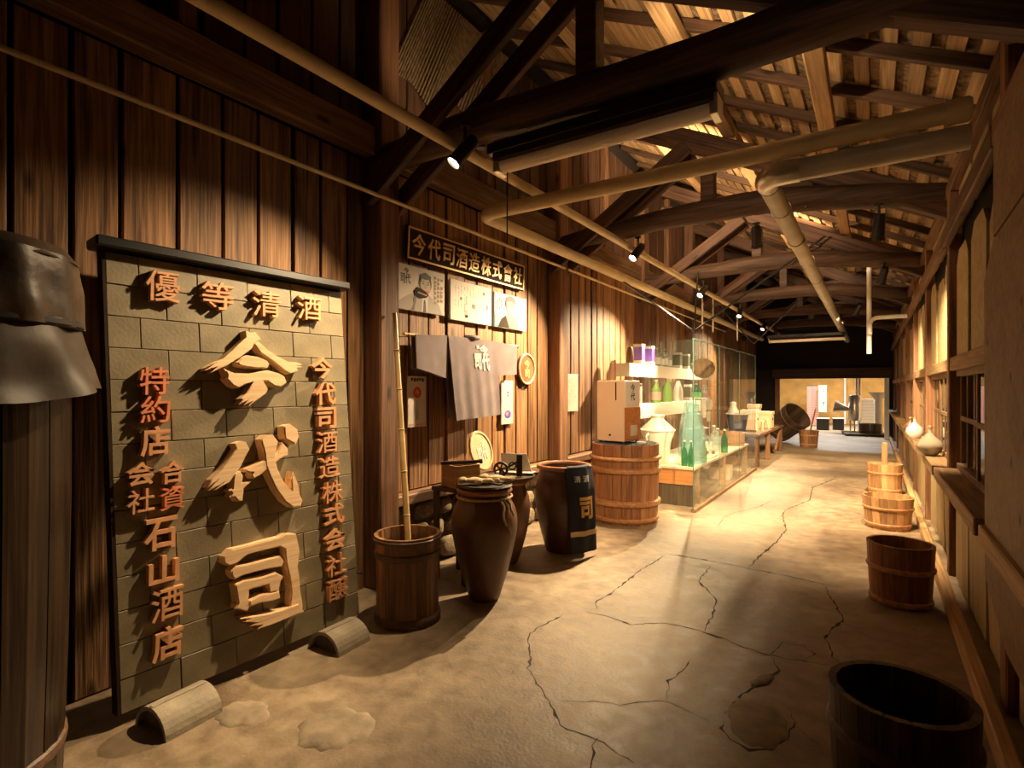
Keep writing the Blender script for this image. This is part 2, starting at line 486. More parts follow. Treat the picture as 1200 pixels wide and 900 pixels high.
floor = struct(MB().box(-6.0, 1.6, Y0 - 0.2, 28.0, -0.2, 0.0).obj('floor', 'concrete'), 'worn cracked concrete floor')
CRACKS = [
    [(-1.56, 4.85), (-1.57, 4.6), (-1.6, 4.36), (-1.59, 3.92), (-1.6, 3.71), (-1.62, 3.52), (-1.56, 3.41)],
    [(-1.71, 3.21), (-1.72, 3.1), (-1.75, 2.96), (-1.74, 2.82), (-1.6, 2.62), (-1.54, 2.49), (-1.42, 2.38), (-1.32, 2.31), (-1.24, 2.23), (-1.16, 2.15), (-1.08, 2.14), (-0.99, 2.15), (-0.87, 2.11), (-0.79, 2.09)],
    [(-0.99, 2.15), (-0.96, 2.06), (-0.93, 1.97), (-0.9, 1.8)],
    [(-1.56, 4.91), (-1.33, 4.91), (-1.11, 4.91), (-0.87, 4.88), (-0.7, 4.87), (-0.51, 4.84), (-0.32, 4.81), (-0.22, 4.78)],
    [(-0.86, 4.89), (-0.84, 5.32), (-0.78, 5.86), (-0.76, 6.45), (-0.87, 7.07), (-0.9, 7.46)],
    [(-1.14, 4.76), (-1.13, 4.35), (-1.0, 4.15), (-0.91, 4.0), (-0.88, 3.72), (-0.86, 3.46)],
    [(-1.61, 3.33), (-1.46, 3.34), (-1.28, 3.31), (-1.11, 3.45), (-0.97, 3.46), (-0.85, 3.45), (-0.74, 3.43), (-0.62, 3.38), (-0.5, 3.36), (-0.37, 3.37), (-0.19, 3.42)],
    [(-0.29, 4.74), (-0.24, 4.5), (-0.15, 4.14), (-0.22, 3.9), (-0.23, 3.76), (-0.18, 3.52), (-0.15, 3.47)],
    [(-1.24, 2.31), (-1.12, 2.4), (-0.99, 2.44), (-0.9, 2.54), (-0.81, 2.59), (-0.69, 2.56), (-0.61, 2.54)],
    [(-0.82, 2.6), (-0.87, 2.78), (-0.84, 2.92), (-0.83, 3.09)],
    [(-0.48, 3.37), (-0.44, 3.57), (-0.34, 3.59), (-0.27, 3.52), (-0.31, 3.39)],
    [(-0.57, 2.64), (-0.54, 2.79), (-0.51, 2.93), (-0.44, 3.08), (-0.41, 3.2), (-0.48, 3.36)],
    [(-0.56, 2.58), (-0.55, 2.52), (-0.51, 2.46), (-0.42, 2.43), (-0.34, 2.48), (-0.31, 2.58), (-0.29, 2.71), (-0.31, 2.82)],
    [(-0.29, 2.71), (-0.23, 2.67), (-0.18, 2.63)],
    [(-1.4, 6.19), (-1.44, 6.7), (-1.36, 7.05), (-1.21, 7.43), (-1.11, 8.02)],
    [(-0.9, 7.46), (-0.7, 8.3), (-0.75, 9.4), (-0.5, 10.6)]]
for k, line in enumerate(CRACKS):
    rr = random.Random(k)
    pts = []
    for (ax, ay), (bx_, by_) in zip(line, line[1:]):
        n = max(2, int(math.hypot(bx_ - ax, by_ - ay) / 0.035))
        for i in range(n):
            t = i / n
            pts.append((ax + (bx_ - ax) * t + rr.uniform(-.008, .008), ay + (by_ - ay) * t + rr.uniform(-.008, .008)))
    pts.append(line[-1])
    thin = 0.6 if k in (8, 9, 10, 13, 14) else 1.0
    mb = MB(); V = []
    for i, p in enumerate(pts):
        a = pts[max(0, i - 1)]; b = pts[min(len(pts) - 1, i + 1)]
        dx, dy = b[0] - a[0], b[1] - a[1]; l = math.hypot(dx, dy) or 1
        e = min(i, len(pts) - 1 - i) / 5.0
        w = (0.0016 + 0.0032 * rr.random() ** 1.5 + (0.006 if rr.random() < 0.06 else 0)) * min(1, 0.25 + e) * thin
        w *= 1 + 0.12 * p[1]
        V.append((p[0] - dy / l * w, p[1] + dx / l * w, 0.0006)); V.append((p[0] + dy / l * w, p[1] - dx / l * w, 0.0006))
    mb.add(V, [(2 * i, 2 * i + 1, 2 * i + 3, 2 * i + 2) for i in range(len(pts) - 1)])
    mb.obj('crack', 'crack', floor)


def mound(name, cx, cy, rx, ry, hgt, rot, mat, seed):
    rr = random.Random(seed); n = 28
    ph = [rr.uniform(0.88, 1.1) for _ in range(n)]
    mb = MB(); V = [(cx, cy, hgt)]; F = []
    rings = [(0.5, 0.95), (0.8, 0.7), (0.95, 0.3), (1.0, -0.02)]
    for q, (s, z) in enumerate(rings):
        for i in range(n):
            a = 2 * PI * i / n
            x = rx * s * ph[i] * math.cos(a); y = ry * s * ph[i] * math.sin(a)
            V.append((cx + x * math.cos(rot) - y * math.sin(rot), cy + x * math.sin(rot) + y * math.cos(rot), hgt * z + (rr.uniform(-.06, .06) * hgt if q < 3 else 0)))
    for i in range(n):
        j = (i + 1) % n
        F.append((0, 1 + i, 1 + j))
        for q in range(3):
            F.append((1 + q * n + i, 1 + (q + 1) * n + i, 1 + (q + 1) * n + j, 1 + q * n + j))
    mb.add(V, F)
    return mb.obj(name, mat, floor, smooth=True)


mound('cement_patch', -0.43, 2.66, 0.125, 0.20, 0.012, 0.2, 'patch', 3)
mound('cement_patch', -1.98, 1.58, 0.17, 0.15, 0.014, 0.3, 'patch', 5)
mound('cement_patch', -2.42, 1.42, 0.13, 0.10, 0.010, 0.2, 'patch', 6)
mound('cement_patch', -0.47, 3.05, 0.04, 0.10, 0.010, -0.3, 'patch', 7)

# ------------------------------------------------------------------ left wall
wl = struct(MB().box(-3.55, -3.225, Y0, Y1, 0, 5.2).obj('wall_left', 'backing'), 'tall left wall of weathered vertical planks')


def planks(y0, y1, z0, z1, w, seed, x=-3.195, mat='plank', gap=0.022):
    rr = random.Random(seed); y = y0
    while y < y1 - 0.05:
        ww = w * rr.uniform(0.86, 1.16)
        if y + ww > y1 - 0.07: ww = y1 - y
        xx = x + rr.uniform(-0.007, 0.007)
        o = cbox('plank', xx - 0.016, xx + 0.016, y + gap / 2, y + ww - gap / 2, z0 + rr.uniform(0, .012), z1, mat, wl, 0.004)
        o.rotation_euler = (rr.uniform(-.002, .002), 0, rr.uniform(-.012, .012))
        y += ww


planks(-0.6, 2.82, 0.0, 3.21, 0.235, 1)
planks(3.02, 5.58, 0.66, 3.21, 0.225, 2)
planks(5.82, 8.40, 0.66, 3.21, 0.195, 3)
planks(8.60, 11.2, 0.30, 3.21, 0.20, 4)
planks(11.4, 14.0, 0.10, 3.21, 0.26, 5)
planks(14.2, 16.8, 0.10, 3.21, 0.30, 6)
planks(17.0, 19.4, 0.10, 3.21, 0.34, 7)
planks(-0.6, 2.82, 3.45, 4.95, 0.26, 11, mat='plank_dim')
planks(3.02, 5.58, 3.45, 4.95, 0.24, 12, mat='plank_dim')
planks(5.82, 8.40, 3.45, 4.95, 0.22, 13, mat='plank_dim')
planks(8.60, 11.2, 3.45, 4.95, 0.24, 14, mat='plank_dim')
planks(11.4, 16.8, 3.45, 4.95, 0.40, 15, mat='plank_dim')
for y in [0.12] + TRUSS_Y:
    cbox('post', -3.215, -3.02, y - 0.10, y + 0.10, 0.0, 4.95, 'post', wl, 0.012)
for y in (1.5, 4.3, 7.1, 9.9):
    cbox('stud', -3.18, -3.09, y - 0.05, y + 0.05, 3.46, 4.95, 'post', wl, 0.008)
ys = [Y0 + 0.4] + [0.12] + TRUSS_Y + [Y1]
for a, b in zip(ys, ys[1:]):
    cbox('wall_plate', -3.18, -3.06, a + 0.1, b - 0.1, 3.22, 3.44, 'plank_y', wl, 0.012)
cbox('sill_beam', -3.215, -3.07, 3.03, 5.59, 0.57, 0.655, 'plank_y', wl, 0.01)
cbox('sill_beam', -3.215, -3.07, 5.81, 8.39, 0.57, 0.655, 'plank_y', wl, 0.01)
MB().box(-3.22, -3.17, 3.02, 8.4, 0, 0.57).obj('mortar_bed', 'mortar', wl)

# rubble footing under the planks: a few stone shapes shared by all
STN = []
for k in range(5):
    rr = random.Random(40 + k)
    bm = bmesh.new(); bmesh.ops.create_icosphere(bm, subdivisions=2, radius=0.5)
    for v in bm.verts:
        p = v.co.copy()
        q = Vector([math.copysign(abs(c) ** 0.62 * 0.62, c) for c in p])
        v.co = q * (1 + 0.16 * noise.noise(p * 2.3 + Vector((k * 9, 0, 0))))
    me = bpy.data.meshes.new('stone'); bm.to_mesh(me); bm.free()
    me.polygons.foreach_set('use_smooth', [True] * len(me.polygons)); me.materials.append(M['stone'])
    STN.append(me)
rr = random.Random(5)
for (ya, yb) in ((3.03, 5.59), (5.81, 8.39)):
    z = 0.0
    for row, hgt in enumerate((0.21, 0.18, 0.17)):
        y = ya
        while y < yb - 0.06:
            w = rr.uniform(0.17, 0.34)
            if y + w > yb - 0.1: w = yb - y
            o = put('stone', STN[rr.randrange(5)], None, wl, (-3.16 + rr.uniform(-.015, .02), y + w / 2, z + hgt / 2))
            o.scale = (0.13, w * 1.02, hgt * 1.04); o.rotation_euler = (rr.uniform(-.1, .1), 0, 0)
            y += w
        z += hgt

# bamboo lath left bare high on the wall
mb = MB()
for k in range(46):
    y = 3.05 + k * 0.028
    z0 = 3.98 + 0.24 * noise.noise(Vector((y * 3, 0, 0)))
    mb.tube([(-3.15, y, z0), (-3.15, y + 0.02 + 0.45 * (4.92 - z0), 4.92)], 0.009, 6)
o = mb.obj('bamboo_lath', 'reed', wl); o['kind'] = 'stuff'

# conduit and baseboard on the left wall
mb = MB().tube([(-2.99, -1.5, 2.90), (-2.99, 5.66, 2.90)], 0.014, 10)
tag(mb.obj('conduit', 'pipe', smooth=True), 'thin pale conduit running along the plank wall over the name board', 'pipe')
mb = MB().tube([(-2.99, 5.74, 2.90), (-2.99, 14.0, 2.88)], 0.014, 10)
tag(mb.obj('conduit', 'pipe', smooth=True), 'thin pale conduit on the plank wall above the glass display case', 'pipe')

# ------------------------------------------------------------------ roof: one slope rising to the left wall
ceil = struct(MB().add([(XR + 0.35, Y0, zb(XR + 0.35) + 0.50), (XR + 0.35, Y1, zb(XR + 0.35) + 0.50), (-3.5, Y1, zb(-3.5) + 0.50), (-3.5, Y0, zb(-3.5) + 0.50),
                        (XR + 0.35, Y0, zb(XR + 0.35) + 0.58), (XR + 0.35, Y1, zb(XR + 0.35) + 0.58), (-3.5, Y1, zb(-3.5) + 0.58), (-3.5, Y0, zb(-3.5) + 0.58)],
                       [(0, 1, 2, 3), (4, 7, 6, 5), (0, 4, 5, 1), (1, 5, 6, 2), (2, 6, 7, 3), (3, 7, 4, 0)]).obj('ceiling', 'shingle'), 'sloping roof of bark shingles on battens and rafters')
ang = math.atan(0.5)
# roof boards along the building, with gaps that show the shingles
x = XR + 0.25; k = 0
segs = [Y0] + [0.12] + TRUSS_Y + [Y1]
bm_cache = {}
while x > -3.2:
    w = 0.095
    for a, b in zip(segs, segs[1:]):
        key = (round(b - a, 2),)
        if key not in bm_cache:
            L2 = (b - a) / 2 - 0.003
            bm_cache[key] = MB().box(-w / 2, w / 2, -L2, L2, -0.009, 0.009).mesh('roof_board')
        o = put('roof_board', bm_cache[key], 'batten', ceil, (x + random.uniform(-.006, .006), (a + b) / 2, zb(x) + 0.482), (0, ang, 0))
    x -= 0.152 if x > -1.2 else 0.105
# common rafters down the slope
y = Y0 + 0.2
while y < Y1:
    p0 = (XR + 0.2, y, zb(XR + 0.2) + 0.428); p1 = (-3.2, y, zb(-3.2) + 0.428)
    beam('rafter', p0, p1, 0.055, 0.075, 'rafter', ceil, 0.005)
    y += 0.62 if y < 6 else 0.7
# purlins
for px in (-0.30, -1.18, -2.15):
    for a, b in zip(segs, segs[1:]):
        cbox('purlin', px - 0.055, px + 0.055, a + 0.01, b - 0.01, zb(px) + 0.245, zb(px) + 0.36, 'purlin', ceil, 0.006)

# ------------------------------------------------------------------ trusses
TL = ['rough log truss with double braces by the leaning sign, tube lamp hung under it',
      'log truss with king post and double braces over the navy-aproned jar and wooden barrel',
      'log truss crossing above the middle of the glass display case',
      'log truss crossing above the far end of the glass display case',
      'distant log truss over the workbench and the tilted vat',
      'distant log truss over the workbench and the tilted vat']


def log(pts, rs, name, mat, parent, n=14, seed=0):
    mb = MB(); P = [Vector(p) for p in pts]
    mb.tube([tuple(p) for p in P], rs, n, True)
    mb.v = [tuple(Vector(v) * 1.0 + Vector((0, noise.noise(Vector(v) * 2.1 + Vector((seed, 0, 0))) * .022, noise.noise(Vector(v) * 2.3 + Vector((0, seed, 0))) * .022))) for v in mb.v]
    return mb.obj(name, mat, parent, smooth=True)


for i, y in enumerate(TRUSS_Y):
    t = thing('roof_truss', TL[i], 'roof truss', (0, y, 0), 0, 'far log trusses' if i > 3 else None)
    if i == 0:
        hz = [3.20, 3.22, 3.24, 3.21, 3.18, 3.19, 3.21, 3.20]; rad = [0.105, 0.11, 0.115, 0.115, 0.12, 0.125, 0.125, 0.12]
    else:
        hz = [3.16, 3.21, 3.25, 3.27, 3.27, 3.24, 3.16, 3.06]; rad = [0.095, 0.10, 0.105, 0.11, 0.115, 0.115, 0.11, 0.105]
    pts = [(-3.15 + 3.68 * q / 7, 0.0, hz[q] + 0.02) for q in range(8)]
    fine = []; fr = []
    for q in range(28):
        u = q / 27 * 7; a = min(6, int(u)); s = u - a
        fine.append(Vector(pts[a]).lerp(Vector(pts[a + 1]), s)); fr.append(rad[a] * (1 - s) + rad[a + 1] * s)
    log([tuple(p) for p in fine], fr, 'tie_beam', 'log', t, seed=i * 7)
    cbox('king_post', -1.445, -1.315, -0.065, 0.065, 3.30, zb(-1.31), 'brace', t, 0.008)
    for s in (-1, 1):
        beam('brace', (-3.12, s * 0.145, 2.90), (-1.55, s * 0.145, zb(-1.55) + 0.02), 0.06, 0.15, 'brace', t)
    beam('principal_rafter', (XR + 0.12, 0, zb(XR + 0.12) + 0.11), (-3.2, 0, zb(-3.2) + 0.11), 0.125, 0.20, 'brace', t, 0.012)
    if i:
        beam('strut', (-0.95, 0.0, 3.34), (-0.45, 0.0, zb(-0.45) + 0.02), 0.09, 0.10, 'brace', t)

# ------------------------------------------------------------------ right wall
wr = struct(MB().box(1.05, 1.2, Y0, Y1, 0, 3.3).obj('wall_right', 'backing'), 'right wall of plywood panels, rails and windows')
MB().box(0.475, 0.50, Y0, Y1, 0, 0.86).obj('lower_backing', 'backing', wr)
MB().box(0.475, 0.50, Y0, Y1, 1.66, 3.42).obj('upper_backing', 'backing', wr)
RP = [1.0, 3.30, 5.45, 7.60, 9.75, 11.9, 14.05, 16.2, 18.35]
for y in RP:
    cbox('post', 0.385, 0.475, y - 0.065, y + 0.065, 0.0, 3.12, 'post', wr, 0.008)
for a, b in zip([Y0] + RP, RP + [Y1]):
    cbox('top_rail', 0.345, 0.395, a + 0.01, b - 0.01, 2.60, 2.72, 'plank_y', wr, 0.008)
    cbox('middle_rail', 0.39, 0.475, a + 0.068, b - 0.068, 1.635, 1.735, 'purlin', wr, 0.006)
    cbox('window_sill', 0.29, 0.52, a + 0.068, b - 0.068, 0.80, 0.885, 'purlin', wr, 0.006)
    cbox('eaves_plate', 0.385, 0.475, a + 0.068, b - 0.068, 3.02, 3.12, 'plank_y', wr, 0.006)
bb = struct(cbox('baseboard_right', 0.30, 0.36, Y0, Y1, 0.0, 0.10, 'purlin', None, 0.008))
bb2 = struct(MB().box(0.36, 0.475, Y0, Y1, 0, 0.05).obj('trim_1', 'concrete'))
rr = random.Random(21)
for a, b in zip(RP[1:], RP[2:]):
    n = 3; w = (b - a - 0.13) / n
    for q in range(n):
        p = a + 0.065 + q * w + 0.035; e = p + w - 0.10 + rr.uniform(-.03, .02)
        # upper infill board, cut off at the top corners, between the rails
        top = 2.58 - rr.uniform(0, .10); cc = 0.10
        poly = [(p, 1.735), (e, 1.735), (e, top - cc), (e - 0.12, top), (p + 0.12, top), (p, top - cc)]
        cy = (p + e) / 2
        o = MB().prism([(yy - cy, zz - 2.15) for yy, zz in poly], -0.012, 0.012).obj('infill_board', 'ply', wr)
        o.matrix_local = frame((0.440 + rr.uniform(-.006, .006), cy, 2.15), (0, 1, 0), (0, 0, 1)) @ Matrix.Identity(4)
        cbox('eaves_board', 0.44, 0.46, p, e, 2.73, 3.02, 'ply', wr, 0.003)
    # lower boards leaning loosely between the sill and the skirting
    n = 3; w = (b - a - 0.13) / n
    for q in range(n):
        p = a + 0.065 + q * w + 0.01; e = p + w - 0.05
        o = cbox('lower_board', 0.425, 0.443, p, e, 0.06, 0.80, 'ply', wr, 0.003)
        o.rotation_euler = (rr.uniform(-.012, .012), rr.uniform(-.03, .01), 0)
# windows: two sashes in each bay
for k, (a, b) in enumerate(zip(RP[1:], RP[2:])):
    wdw = struct(cbox('window_%d' % (k + 1), 0.43, 0.47, a + 0.068, b - 0.068, 0.886, 0.93, 'ply_dark', None, 0.004))
    base = Vector(wdw.location)
    lo, hi = a + 0.068, b - 0.068; mid = (lo + hi) / 2

    def part(nm, x0, x1, y0, y1, z0, z1, mat, bev=0.003):
        o = cbox(nm, x0, x1, y0, y1, z0, z1, mat, wdw, bev); o.location = Vector(o.location) - base; return o
    part('window_head', 0.43, 0.47, lo, hi, 1.59, 1.634, 'ply_dark')
    for s, (p, e) in enumerate(((lo, mid + 0.03), (mid - 0.03, hi))):
        xo = 0.428 if s == 0 else 0.452
        part('stile', xo, xo + 0.022, p, p + 0.04, 0.931, 1.589, 'ply_dark')
        part('stile', xo, xo + 0.022, e - 0.04, e, 0.931, 1.589, 'ply_dark')
        part('glazing_rail', xo, xo + 0.022, p + 0.04, e - 0.04, 1.255, 1.29, 'ply_dark')
        for m_ in (1, 2):
            yy = p + (e - p) * m_ / 3
            part('glazing_bar', xo + 0.002, xo + 0.02, yy - 0.011, yy + 0.011, 0.931, 1.255, 'ply_dark')
            part('glazing_bar', xo + 0.002, xo + 0.02, yy - 0.011, yy + 0.011, 1.29, 1.589, 'ply_dark')
        for m_ in range(3):
            ya = p + (e - p) * m_ / 3 + (0.04 if m_ == 0 else 0.011); yb = p + (e - p) * (m_ + 1) / 3 - (0.04 if m_ == 2 else 0.011)
            for z0, z1 in ((0.931, 1.255), (1.29, 1.589)):
                part('pane', xo + 0.009, xo + 0.012, ya, yb, z0, z1, 'win_glass', 0.0005)
# the big brown plywood sheet screwed over the near bay
o = MB().prism([(1.1, 0.50), (2.75, 0.50), (3.22, 0.66), (3.24, 1.98), (3.02, 2.12), (1.1, 2.2)], -0.012, 0.012).obj('plywood_sheet', 'ply_dark', wr)
o.matrix_local = frame((0.325, 0, 0), (0, 1, 0), (0, 0, 1))
o = MB().prism([(1.1, 2.22), (3.05, 2.14), (3.05, 2.58), (1.1, 2.58)], -0.012, 0.012).obj('plywood_sheet', 'ply_dark', wr)
o.matrix_local = frame((0.33, 0, 0), (0, 1, 0), (0, 0, 1))
cbox('lower_board', 0.425, 0.443, 1.1, 2.2, 0.06, 0.80, 'ply', wr, 0.003)
cbox('lower_board', 0.425, 0.443, 2.24, 3.2, 0.06, 0.80, 'ply', wr, 0.003)

RX = 0.11
for o in list(wr.children) + [q for q in COL.objects if q.parent is None and (q.name.startswith('window_') or q.name in ('baseboard_right', 'trim_1'))]:
    o.location.x += RX

# ------------------------------------------------------------------ wall behind the viewer, end wall, room beyond
struct(MB().box(-3.55, 1.2, Y0 - 0.2, Y0, 0, 5.3).obj('wall_back', 'backing'))
we = struct(MB().box(-3.55, 1.2, Y1, Y1 + 0.12, 1.86, 5.1).box(-3.55, -2.55, Y1, Y1 + 0.12, 0, 1.86).box(0.42, 1.2, Y1, Y1 + 0.12, 0, 1.86).obj('wall_end', 'backing'), 'dark end wall above the passage')
cbox('header_beam', -2.7, 0.5, Y1 - 0.16, Y1 - 0.005, 1.80, 2.12, 'log', we, 0.012)
cbox('door_post', -2.62, -2.48, Y1 - 0.12, Y1 - 0.003, 0, 1.80, 'post', we, 0.01)
cbox('door_post', 0.30, 0.42, Y1 - 0.12, Y1 - 0.003, 0, 1.80, 'white', we, 0.01)
struct(MB().box(-6.0, 1.6, 27.0, 27.2, 0, 3.4).obj('wall_far', 'ochre'), 'ochre far wall of the room beyond')
struct(MB().box(1.4, 1.6, Y1 + 0.12, 27.0, 0, 3.4).obj('wall_far_right', 'ochre'))
struct(MB().box(-6.2, -6.0, Y1 + 0.12, 27.2, 0, 3.4).obj('wall_far_left', 'ochre'))
struct(MB().box(-6.0, 1.6, Y1 + 0.12, 27.2, 3.4, 3.5).obj('ceiling_far', 'backing'))

# ------------------------------------------------------------------ pipes
def arc_pts(c, r, a0, a1, n, ux, uy):
    c = Vector(c); ux = Vector(ux); uy = Vector(uy)
    return [tuple(c + ux * (r * math.cos(a0 + (a1 - a0) * i / n)) + uy * (r * math.sin(a0 + (a1 - a0) * i / n))) for i in range(n + 1)]


tag(MB().tube([(-2.25, -1.6, 3.065), (-2.25, 17.6, 3.065)], 0.037, 16).obj('track_pipe', 'pipe', smooth=True),
    'long cream pipe carrying the spotlights along the ties', 'pipe')
pp = thing('vent_pipe', 'cream pipe crossing from the right wall, then turning along the plank wall', 'pipe', (-2.7375, 3.68, 2.955))
mb = MB().tube([(3.17, 0, 0), (0.12, 0, 0)] + arc_pts((0.12, 0.12, 0), 0.12, -PI / 2, -PI, 8, (1, 0, 0), (0, 1, 0))[1:] + [(0, 14.0, 0)], 0.055, 18)
mb.obj('pipe_run', 'pipe', pp, smooth=True)
MB().tube([(3.06, 0, 0), (3.16, 0, 0)], 0.064, 18).obj('collar', 'pipe', pp, smooth=True)
pp = thing('exhaust_duct', 'grey duct with shiny elbow running down the middle of the roof', 'duct', (-0.567, 3.74, 2.83))
MB().tube([(1.0, 0, 0), (0.19, 0, 0)], 0.066, 20).obj('dark_run', 'pipe_grey', pp, smooth=True)
MB().tube([(0.20, 0, 0), (0.11, 0, 0)] + arc_pts((0.11, 0.11, 0), 0.11, -PI / 2, -PI, 9, (1, 0, 0), (0, 1, 0))[1:] + [(0, 0.16, 0)], 0.071, 20).obj('elbow', 'galv', pp, smooth=True)
MB().tube([(0, 0.15, 0), (0, 13.8, -0.02)], 0.064, 20).obj('long_run', 'pipe_grey', pp, smooth=True)
for k, yy in enumerate([0.16, 0.75, 1.7, 2.7, 3.8, 5.2, 7.0, 9.5]):
    MB().tube([(0, yy, 0), (0, yy + 0.02, 0)], 0.0705, 20).obj('joint_ring', 'iron' if k % 2 == 0 else 'galv', pp, smooth=True)
pp = thing('stand_pipe', 'white elbow pipe with upright stack high by the right wall', 'pipe', (-0.04, 10.4, 0))
MB().tube([(0, 0, 3.50), (0, 0, 2.05)], 0.035, 14).obj('upright', 'white', pp, smooth=True)
MB().tube([(0.01, -0.08, 2.35)] + arc_pts((0.12, -0.08, 2.5), 0.11, PI, PI / 2, 8, (1, 0, 0), (0, 0, 1)) + [(0.49, -0.08, 2.61)], 0.032, 14).obj('elbow_run', 'white', pp, smooth=True)
for k, yy in enumerate((8.9, 9.6, 11.6)):
    tag(MB().tube([(-2.25, yy, 3.03), (-2.25, yy, 2.45)], 0.012, 8).obj('hanger_rod', 'white', smooth=True), 'thin white hanger rod under the cream track pipe', 'rod', 'hanger rods')

# steel cross rods tied at a bracket
cr = thing('tie_rod', 'black crossing tie rods meeting at a bracket above the glass display case', 'tie rod', (-2.2, 8.22, 2.34))
MB().tube([(0, 0, 0), (-0.55, -1.45, 0.58)], 0.013, 8).obj('rod', 'black', cr)
MB().tube([(0, 0, 0), (1.68, 0.12, 1.18)], 0.014, 8).obj('rod', 'black', cr)
MB().tube([(0, 0, 0), (0.02, 0.15, 0.9)], 0.011, 8).obj('rod', 'black', cr)
MB().lathe([(0.03, -0.03), (0.035, 0), (0.03, 0.03)], 12).obj('bracket', 'iron', cr)
cr2 = thing('tie_rod', 'black diagonal tie rod beyond the glass display case', 'tie rod', (-2.0, 11.9, 2.4))
MB().tube([(0, 0, 0), (0.9, -0.54, 0.75)], 0.013, 8).obj('rod', 'black', cr2)
MB().tube([(0, 0, 0), (-0.55, -0.54, 0.74)], 0.013, 8).obj('rod', 'black', cr2)


# ------------------------------------------------------------------ lamps
def spotlight(pos, target, power, angle, label, hang=0.16, group=None, blend=0.5, col=WARM, size=1.0):
    t = thing('spotlight', label, 'spotlight', pos, 0, group)
    d = (Vector(target) - Vector(pos)).normalized()
    q = Vector((0, 0, -1)).rotation_difference(d)
    rot = q.to_euler()
    s = size
    MB().lathe([(0.0, 0.10 * s), (0.038 * s, 0.095 * s), (0.046 * s, 0.06 * s), (0.046 * s, -0.10 * s), (0.052 * s, -0.105 * s), (0.052 * s, -0.125 * s), (0.044 * s, -0.125 * s), (0.042 * s, -0.10 * s), (0.0, -0.10 * s)], 20).obj('lamp_head', 'black', t, rot=rot, smooth=True)
    MB().lathe([(0.0, -0.112 * s), (0.040 * s, -0.110 * s), (0.040 * s, -0.104 * s), (0.0, -0.103 * s)], 18).obj('lens', plain('lens_glow', (1, 1, 1), emit=((1.0, 0.82, 0.55), 30.0 * min(1.0, power / 500.0))), t, rot=rot)
    MB().tube([(0, 0, 0.05), (0, 0, hang)], 0.012, 8).lathe([(0.035, hang - 0.015), (0.035, hang)], 14).obj('mount', 'black', t)
    ld = bpy.data.lights.new('spot_beam', 'SPOT')
    ld.energy = power * SPOT_K; ld.color = col; ld.spot_size = math.radians(angle); ld.spot_blend = blend; ld.shadow_soft_size = 0.03
    lo = bpy.data.objects.new('spot_beam', ld); COL.objects.link(lo); lo.parent = t
    lo.location = d * (0.14 * s); lo.rotation_euler = rot
    return t


spotlight((-2.165, 2.74, 3.02), (-2.92, 1.72, 1.40), 430, 88, 'black spotlight on the track pipe aimed at the leaning tile sign', blend=1.0)
spotlight((-2.165, 5.82, 3.02), (-2.98, 4.2, 1.0), 1250, 84, 'black spotlight on the track pipe aimed back at the hanging coat and clay jars', blend=0.7)
spotlight((-0.96, 5.86, 3.02), (-1.2, 8.2, 0.2), 1300, 95, 'black spotlight under the log tie aimed down the aisle floor', 0.12, blend=0.8)
spotlight((0.05, 5.66, 2.90), (-0.1, 6.9, 0.2), 650, 100, 'black spotlight hanging by the right wall above the wooden tubs', 0.18, blend=0.8)
spotlight((-2.165, 8.62, 3.0), (-2.85, 6.95, 1.25), 1900, 76, 'black spotlight over the glass case aimed at the plank wall paper', blend=0.8)
spotlight((0.12, 8.42, 2.95), (-0.6, 10.2, 0.0), 1000, 100, 'black spotlight by the right wall beyond the wooden tubs', 0.15, blend=0.8)
spotlight((-2.165, 11.4, 3.0), (-2.3, 9.7, 0.6), 1300, 72, 'small far spotlight on the track pipe over the aisle', group='far track spotlights', blend=0.8)
spotlight((-0.2, 11.3, 2.90), (-1.6, 13.6, 0.3), 1000, 90, 'small far spotlight under a log tie lighting the workbench', 0.15, blend=0.8)
spotlight((-2.165, 14.3, 3.0), (-2.9, 12.6, 1.0), 800, 90, 'small far spotlight on the track pipe over the aisle', group='far track spotlights', blend=0.8)
spotlight((-2.165, 16.2, 3.0), (-2.2, 17.4, 0.3), 200, 80, 'small far spotlight on the track pipe over the aisle', group='far track spotlights', blend=0.8)
spotlight((0.20, 2.12, 2.98), (-2.25, 6.0, 0.75), 620, 36, 'added fill spotlight out of view near the plywood sheet, aimed at the barrel and cabinet', 0.30, blend=0.8)  # added fill lamp out of view, brightens the barrel and cabinet fronts
spotlight((-2.35, 3.16, 3.34), (-3.0, 3.55, 4.4), 26, 125, 'added fill spotlight hidden behind the big log turned up to the bare bamboo lath', -0.10, blend=0.9)  # added fill lamp, hidden by the tie, brightens lath and braces
# added uplights hidden behind the ties, put in to brighten the roof boards
spotlight((-1.95, 5.92, 3.42), (-1.9, 7.6, 4.5), 650, 120, 'added uplight hidden on a log tie, turned up to the roof boards', -0.12, blend=0.9)
spotlight((-1.0, 8.72, 3.42), (-1.2, 10.2, 4.3), 260, 120, 'added uplight on a far log tie, turned up to the roof', -0.12, 'added roof uplights', blend=0.9)
spotlight((-1.0, 3.14, 3.36), (-0.7, 4.3, 4.1), 90, 130, 'added uplight hidden on the log over the tube lamp, turned up to the roof', -0.12, blend=0.9)


